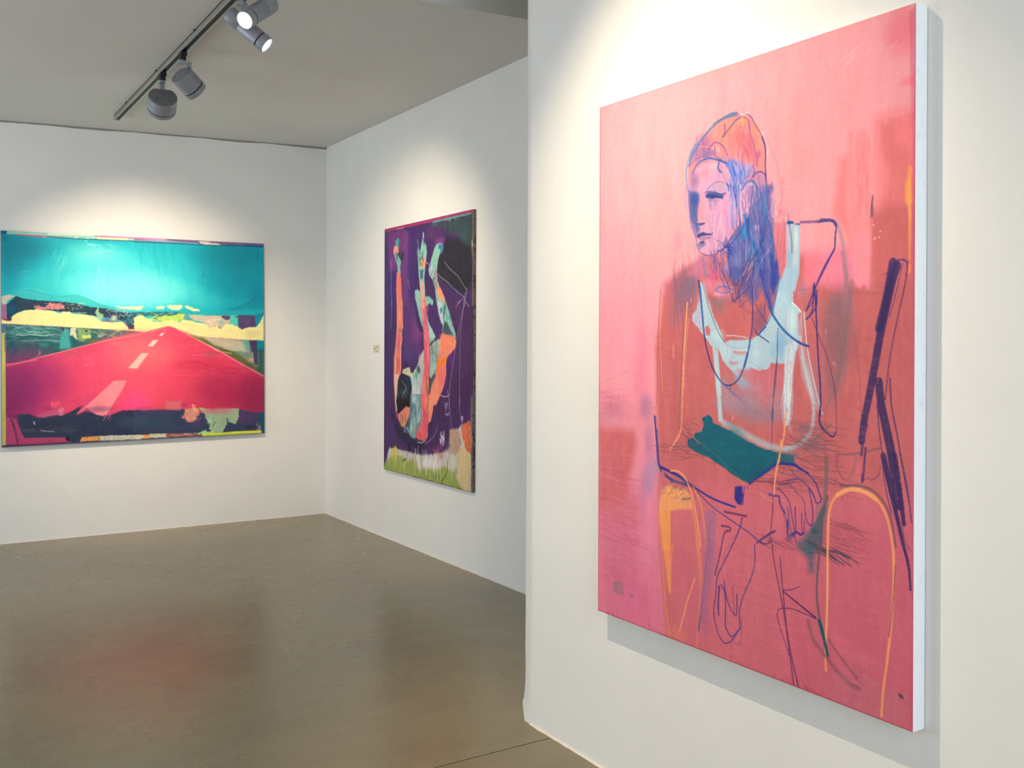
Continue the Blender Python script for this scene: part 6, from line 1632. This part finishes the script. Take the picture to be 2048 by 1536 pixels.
["stroke",[[855,1203,825,1208,819,1219],[100,64,110],2.2,0.8],{"soft":1.4}],
["stroke",[[813,1222,825,1223,843,1235,858,1251,864,1269,870,1298,876,1323,879,1336],[78,50,120],3.1,0.88],{"soft":1.4}],
["stroke",[[785,1240,803,1242,822,1242,825,1260,843,1285],[76,60,132],6.3,0.85],{"soft":2.2}],
["stroke",[[879,1262,880,1290,882,1326],[90,60,124],4.6,0.8],{"soft":1.4}],
["stroke",[[902,1275,902,1300,904,1325],[80,54,124],3.0,0.9],{"soft":1.4}],
["stroke",[[911,1292,911,1326],[84,56,120],3.0,0.85],{"soft":1.4}],
["stroke",[[867,1339,885,1330,897,1334,908,1329],[46,40,138],6.1,0.9],{"soft":1.4,"dry":0.06}],
["patch",[[849,1301,857,1303,855,1342,867,1336,879,1336,873,1346,852,1352],[70,60,130],0.7],{"soft":4.7}],
["stroke",[[852,1303,853,1340],[50,44,130],5.3,0.85],{"soft":1.4}],
["stroke",[[855,1270,858,1307,867,1333],[106,74,134],7.8,0.5],{"soft":6.2}],
["stroke",[[876,1339,882,1356],[50,40,90],2.8,0.8],{"soft":1.4}],
["stroke",[[828,1265,843,1295,849,1322],[120,80,120],6.3,0.5],{"soft":4.7}],
["glow",[858,1353,18,14,[120,80,120],0.7,0,1.0]],
["scribble",[828,1375,67,14,[110,60,84]],{"n":26,"w":1.6,"alpha":0.5,"ang":0.25,"spread":0.06,"seed":41,"ln":69,"curve":0.2}],
["scribble",[797,1200,46,6,[110,60,80]],{"n":10,"w":1.9,"alpha":0.6,"ang":-0.12,"spread":0.04,"seed":42,"ln":80,"curve":0.2}],
["stroke",[[800,1207,800,1269,796,1314,791,1350,785,1375,766,1383,750,1382],[96,50,84],2.6,0.85],{"soft":1.4}],
["stroke",[[750,1376,772,1360,791,1347,807,1339],[84,52,110],4.2,0.85],{"soft":1.5}],
["stroke",[[828,1087,825,1118,820,1149],[236,158,112],5.7,0.9],{"soft":1.4}],
["stroke",[[817,1158,810,1187,802,1221,797,1269],[232,146,110],5.4,0.85],{"soft":1.4,"w1":3.2}],
["stroke",[[844,1005,840,1062,826,1119,810,1173,803,1236],[240,156,110],5.4,0.9],{"soft":1.4}],
["stroke",[[750,1239,772,1251,797,1259],[232,146,120],2.9,0.7],{"soft":1.5}],
["patch",[[934,1316,954,1292,971,1254,984,1230,984,1266,976,1289,971,1339,959,1359,945,1377,943,1425,928,1428,926,1396,908,1384,888,1371,885,1358,908,1343,920,1327],[72,92,106],0.85],{"soft":13.4}],
["glow",[943,1317,17,11,[20,80,96],0.8,0,1.0]],
["glow",[931,1362,26,25,[60,92,106],0.7,0,1.0]],
["stroke",[[984,1119,984,1163,982,1208,979,1244,968,1268],[128,96,104],11.7,0.55],{"soft":7.3}],
["stroke",[[976,1249,959,1283,943,1314],[60,92,104],13.3,0.7],{"soft":5.9}],
["stroke",[[957,1243,951,1270],[130,100,104],8.9,0.5],{"soft":5.9}],
["scribble",[1004,1367,52,18,[70,64,80]],{"n":30,"w":2.2,"alpha":0.6,"ang":0.32,"spread":0.05,"seed":43,"ln":81,"curve":0.2}],
["scribble",[1041,1310,48,28,[150,74,88]],{"n":50,"w":1.7,"alpha":0.5,"ang":0.12,"spread":0.1,"seed":44,"ln":63,"curve":0.2}],
["scribble",[1054,1322,47,44,[130,70,86]],{"n":40,"w":1.7,"alpha":0.5,"ang":0.2,"spread":0.2,"seed":45,"ln":51,"curve":0.2}],
["stroke",[[954,1362,987,1361,1014,1360,1057,1366],[52,60,76],4.3,0.7],{"soft":1.3,"dry":0.15}],
["stroke",[[931,1377,965,1374],[60,80,90],3.0,0.6],{"soft":1.3}],
["patch",[[330,1287,360,1270,408,1271,447,1272,470,1289,477,1330,437,1335,374,1347,374,1472,335,1479,320,1402,320,1335],[240,158,104],0.95],{"tint":10,"dirx":8,"diry":120,"soft":5.8}],
["glow",[428,1307,52,26,[228,150,108],0.8,0,1.0]],
["glow",[340,1365,15,86,[238,150,96],0.6,0,1.0]],
["scribble",[389,1280,53,20,[110,90,80]],{"n":30,"w":2.7,"alpha":0.5,"ang":-0.5,"spread":0.5,"seed":46,"ln":35,"curve":0.2}],
["scribble",[399,1285,53,20,[250,180,110]],{"n":30,"w":2.3,"alpha":0.6,"ang":-0.4,"spread":0.6,"seed":47,"ln":34,"curve":0.2}],
["stroke",[[374,1258,408,1251,447,1256],[96,84,110],7.6,0.6],{"soft":1.7,"dry":0.2}],
["stroke",[[428,1304,465,1296],[90,100,90],7.5,0.6],{"soft":1.7,"dry":0.15}],
["patch",[[377,1357,408,1339,456,1332,477,1339,484,1453,377,1472],[212,108,118],0.95],{"soft":7.5}],
["stroke",[[374,1221,408,1219,437,1232,458,1258,475,1288,488,1331,502,1380,511,1436],[246,160,104],5.6,0.9],{"soft":1.7,"w1":6.3}],
["stroke",[[484,1265,507,1297,520,1333,529,1401,534,1441],[232,146,104],3.6,0.85],{"soft":1.6}],
["stroke",[[488,1331,493,1375,498,1447],[232,140,110],12.8,0.5],{"soft":7.3}],
["patch",[[316,1360,375,1346,375,1489,377,1614,364,1599,353,1529,335,1448],[244,150,88],0.85],{"dry":0.1,"dirx":6,"diry":160,"soft":3.9}],
["stroke",[[326,1401,339,1496,348,1602,357,1672,375,1740],[232,128,88],5.8,0.8],{"soft":3.9,"w1":7.8}],
["stroke",[[384,1452,377,1536,375,1608],[244,156,98],5.8,0.6],{"soft":1.7}],
["glow",[402,1733,71,36,[226,122,110],0.7,0,1.0]],
["stroke",[[474,1314,495,1410,512,1487,520,1543],[236,140,90],7.3,0.7],{"soft":3.7}],
["stroke",[[487,1394,504,1500,510,1579,504,1661,496,1744],[230,130,100],9.1,0.6],{"soft":5.5}],
["stroke",[[479,1259,512,1309,532,1392,543,1459,532,1540],[240,150,80],5.4,0.85],{"soft":1.6}],
["stroke",[[553,1355,536,1494,520,1600,504,1690],[120,84,120],7.2,0.7],{"soft":5.4}],
["patch",[[528,1330,577,1306,573,1476,553,1548,537,1642,508,1683,520,1543,532,1438],[164,104,146],0.7],{"dry":0.1,"dirx":8,"diry":120,"soft":10.8}],
["stroke",[[487,1538,453,1615,436,1666,419,1717],[236,150,116],6.4,0.85],{"soft":1.7}],
["glow",[419,1516,52,141,[206,102,116],0.5,0,1.0]],
["glow",[537,1665,25,57,[170,96,136],0.5,0,1.0]],
["stroke",[[512,1648,504,1696],[120,90,90],5.5,0.6],{"soft":1.6}],
["stroke",[[384,1243,436,1243,487,1266],[120,110,110],5.6,0.5],{"soft":3.8}],
["stroke",[[600,1359,631,1357,635,1367,612,1379,592,1450,573,1510],[84,44,96],5.9,0.85],{"soft":1.6,"dry":0.1,"w1":4.5}],
["stroke",[[684,1321,669,1364,631,1431,600,1482,583,1513,578,1559,569,1612,573,1645,592,1685,616,1702,647,1683,677,1642],[70,50,126],4.2,0.9],{"soft":1.6,"w1":3.5}],
["stroke",[[739,1385,774,1361,809,1339],[78,56,128],4.9,0.85],{"soft":1.5}],
["stroke",[[732,1392,732,1446,717,1492,691,1541,673,1599,677,1637,665,1656,639,1676,616,1651],[82,66,136],4.7,0.85],{"soft":1.5,"dry":0.1}],
["stroke",[[592,1539,588,1585,589,1624],[84,48,110],7.0,0.85],{"soft":1.6,"dry":0.1}],
["stroke",[[600,1532,616,1562,617,1651],[76,60,130],5.2,0.8],{"soft":1.6}],
["stroke",[[612,1519,620,1562,639,1596,654,1608,663,1602,663,1547],[84,50,118],4.5,0.85],{"soft":1.5}],
["stroke",[[646,1528,654,1604],[96,64,120],3.4,0.7],{"soft":1.5}],
["stroke",[[620,1653,647,1683,673,1691,683,1652,681,1603],[110,76,130],2.4,0.8],{"soft":1.5}],
["stroke",[[643,1678,643,1714],[120,80,110],1.7,0.7],{"soft":1.5}],
["stroke",[[600,1487,616,1434,669,1359],[90,70,130],2.1,0.4],{"soft":1.6}],
["stroke",[[795,1360,802,1412,820,1482,840,1556,857,1640,877,1748],[96,48,90],3.8,0.88],{"soft":1.4,"dry":0.08}],
["stroke",[[826,1407,837,1499,853,1609,873,1687,894,1750],[96,48,90],3.7,0.85],{"soft":1.4,"dry":0.08,"w1":5.0}],
["stroke",[[893,1476,867,1490,837,1499,873,1514,919,1532,954,1547,919,1545,880,1541,847,1545,823,1554,818,1576,833,1614,860,1670],[80,40,90],2.8,0.92],{"soft":1.4}],
["stroke",[[837,1500,893,1523,951,1548],[76,36,86],4.0,0.9],{"soft":1.4}],
["stroke",[[819,1429,828,1511],[140,90,120],2.2,0.4],{"soft":1.4}],
["stroke",[[799,1223,797,1291,792,1340],[110,50,80],2.2,0.8],{"soft":1.4}],
["stroke",[[985,1676,983,1622,987,1547,989,1447,989,1348,993,1263,1006,1227,1030,1202,1071,1189,1105,1190,1134,1201,1161,1230,1177,1269,1188,1332,1189,1406,1183,1500,1172,1596,1161,1673,1156,1740],[246,158,104],7.2,0.93],{"soft":2.2,"w1":6.9}],
["stroke",[[1018,1211,1059,1191,1105,1192,1139,1207],[250,164,108],11.1,0.85],{"soft":2.8}],
["stroke",[[991,1263,989,1447,985,1577],[250,170,120],4.4,0.5],{"soft":1.3}],
["stroke",[[1030,1185,1088,1178,1128,1185,1161,1211,1183,1255,1194,1313],[92,76,84],5.4,0.7],{"soft":4.1}],
["stroke",[[988,1219,972,1266,966,1342,957,1414,954,1484,963,1542,976,1579],[92,84,92],7.4,0.8],{"soft":3.8}],
["stroke",[[1194,1359,1188,1443,1177,1538],[110,70,84],3.2,0.7],{"soft":2.1}],
["stroke",[[963,1552,976,1589,991,1635],[14,84,96],11.7,0.92],{"soft":2.9,"w1":8.8}],
["stroke",[[925,1561,944,1607,982,1637,1024,1670,1060,1689,1089,1692],[130,80,96],11.6,0.6],{"soft":7.2}],
["stroke",[[994,1594,1036,1632,1083,1668],[120,74,92],7.1,0.55],{"soft":4.3}],
["stroke",[[1036,1213,1033,1223],[120,84,90],4.3,0.5],{"soft":1.3}],
["glow",[1094,1617,47,24,[220,124,140],0.35,0,1.0]],
["scribble",[1128,1683,96,28,[206,140,146]],{"n":30,"w":2.7,"alpha":0.25,"ang":0.3,"spread":0.2,"seed":48,"ln":41,"curve":0.2}],
["patch",[[1202,1668,1215,1669,1221,1678,1210,1680],[80,50,70],0.8],{"soft":2.1,"rag":1.3}],
["glow",[1209,1673,9,6,[90,60,90],0.6,0,1.0]],
["patch",[[87,1631,123,1619,140,1633,143,1666,108,1675,85,1661],[176,112,130],0.85],{"soft":5.1,"rag":2.1}],
["stroke",[[98,1633,103,1667],[150,96,112],2.6,0.6],{"soft":1.9}],
["stroke",[[126,1623,140,1665],[150,96,112],2.6,0.6],{"soft":1.9}],
["glow",[183,1659,17,13,[170,106,124],0.9,0,1.0]],
["glow",[77,1595,21,26,[200,96,126],0.4,0,1.0]],
["scribble",[753,923,200,126,[170,120,140]],{"n":50,"w":4.9,"alpha":0.14,"ang":1.2,"spread":0.9,"seed":240,"ln":82,"curve":0.2}],
["scribble",[411,900,85,160,[186,84,84]],{"n":40,"w":7.6,"alpha":0.16,"ang":0.1,"spread":0.2,"seed":241,"ln":95,"curve":0.2}],
["scribble",[1046,976,83,176,[180,84,92]],{"n":60,"w":5.7,"alpha":0.16,"ang":0.1,"spread":0.2,"seed":242,"ln":85,"curve":0.2}],
["scribble",[750,1453,224,225,[232,130,140]],{"n":70,"w":3.9,"alpha":0.16,"ang":0.05,"spread":0.15,"seed":243,"ln":98,"curve":0.2}],
["scribble",[1089,1455,113,192,[228,118,130]],{"n":50,"w":3.6,"alpha":0.16,"ang":0.05,"spread":0.15,"seed":244,"ln":83,"curve":0.2}],
["scribble",[750,1453,224,225,[176,78,96]],{"n":60,"w":3.9,"alpha":0.14,"ang":0.05,"spread":0.15,"seed":245,"ln":98,"curve":0.2}],
["glow",[930,1087,73,32,[130,100,112],0.45,0,1.0]],
["glow",[907,1048,35,28,[110,110,120],0.35,0,1.0]],
["glow",[865,1120,36,19,[96,100,112],0.5,0,1.0]],
["scribble",[924,1078,85,50,[90,74,90]],{"n":36,"w":1.7,"alpha":0.45,"ang":0.08,"spread":0.1,"seed":246,"ln":75,"curve":0.2}],
["scribble",[712,1763,484,9,[120,40,50]],{"n":20,"w":2.0,"alpha":0.5,"ang":0.36,"spread":0.04,"seed":49,"ln":100,"curve":0.2}],
["stroke",[[0,1748,506,1748,895,1749,1244,1749],[150,50,60],2.7,0.7],{"soft":1.5}],
["stroke",[[3,2,3,1746],[206,80,96],3.1,0.7],{"soft":2.0}],
["stroke",[[3,2,711,1,1243,1],[236,120,104],2.0,0.5],{"soft":1.5}],
["scribble",[76,1750,70,10,[120,50,60]],{"n":14,"w":2.2,"alpha":0.6,"ang":0.36,"spread":0.3,"seed":50,"ln":13,"curve":0.2}],
["scribble",[358,1752,60,8,[90,50,70]],{"n":18,"w":1.9,"alpha":0.6,"ang":0.36,"spread":0.5,"seed":51,"ln":12,"curve":0.2}],
["stroke",[[1244,2,1242,598,1245,1198,1243,1744],[186,66,112],3.1,0.7],{"grain":20,"soft":1.1,"dry":0.1}],
["scribble",[712,1268,512,602,[225,120,130]],{"n":60,"w":3.3,"alpha":0.12,"ang":0.05,"spread":0.08,"seed":52,"ln":117,"curve":0.2}],
["stroke",[[0,962,90,935,175,909],[190,120,150],2.6,0.5],{"soft":1.9}],
["streaks",[4,30,90,3]],
["streaks",[4,8,8,8]],
["streaks",[3,5,60,5]]
]
P1 = Painter(1975, 1603, 3.0, (40, 170, 180)); play(P1, ROAD)
painting('painting', 'wide landscape canvas of a pink road under a turquoise sky', ('y', YB), .6299, 2.6046, .7295, 2.3322, .036, .0071, P1, M_SIDE1, 1.06)
P2 = Painter(1370, 1845, 3.4, (75, 45, 100)); play(P2, DIVER)
painting('painting', 'tall dark purple canvas with an upside-down diving figure', ('x', XM), 5.485, 6.8556, .5306, 2.3754, .021, -.0015, P2, M_RAW, 1.0)
P3 = Painter(1244, 1750, 2.2, (245, 155, 160)); play(P3, SITTER)
painting('painting', 'large pink canvas of a seated person in a white vest', ('x', XR), 1.4585, 2.7027, .5713, 2.3208, .0463, -.0017, P3, M_SIDE, 1.05)
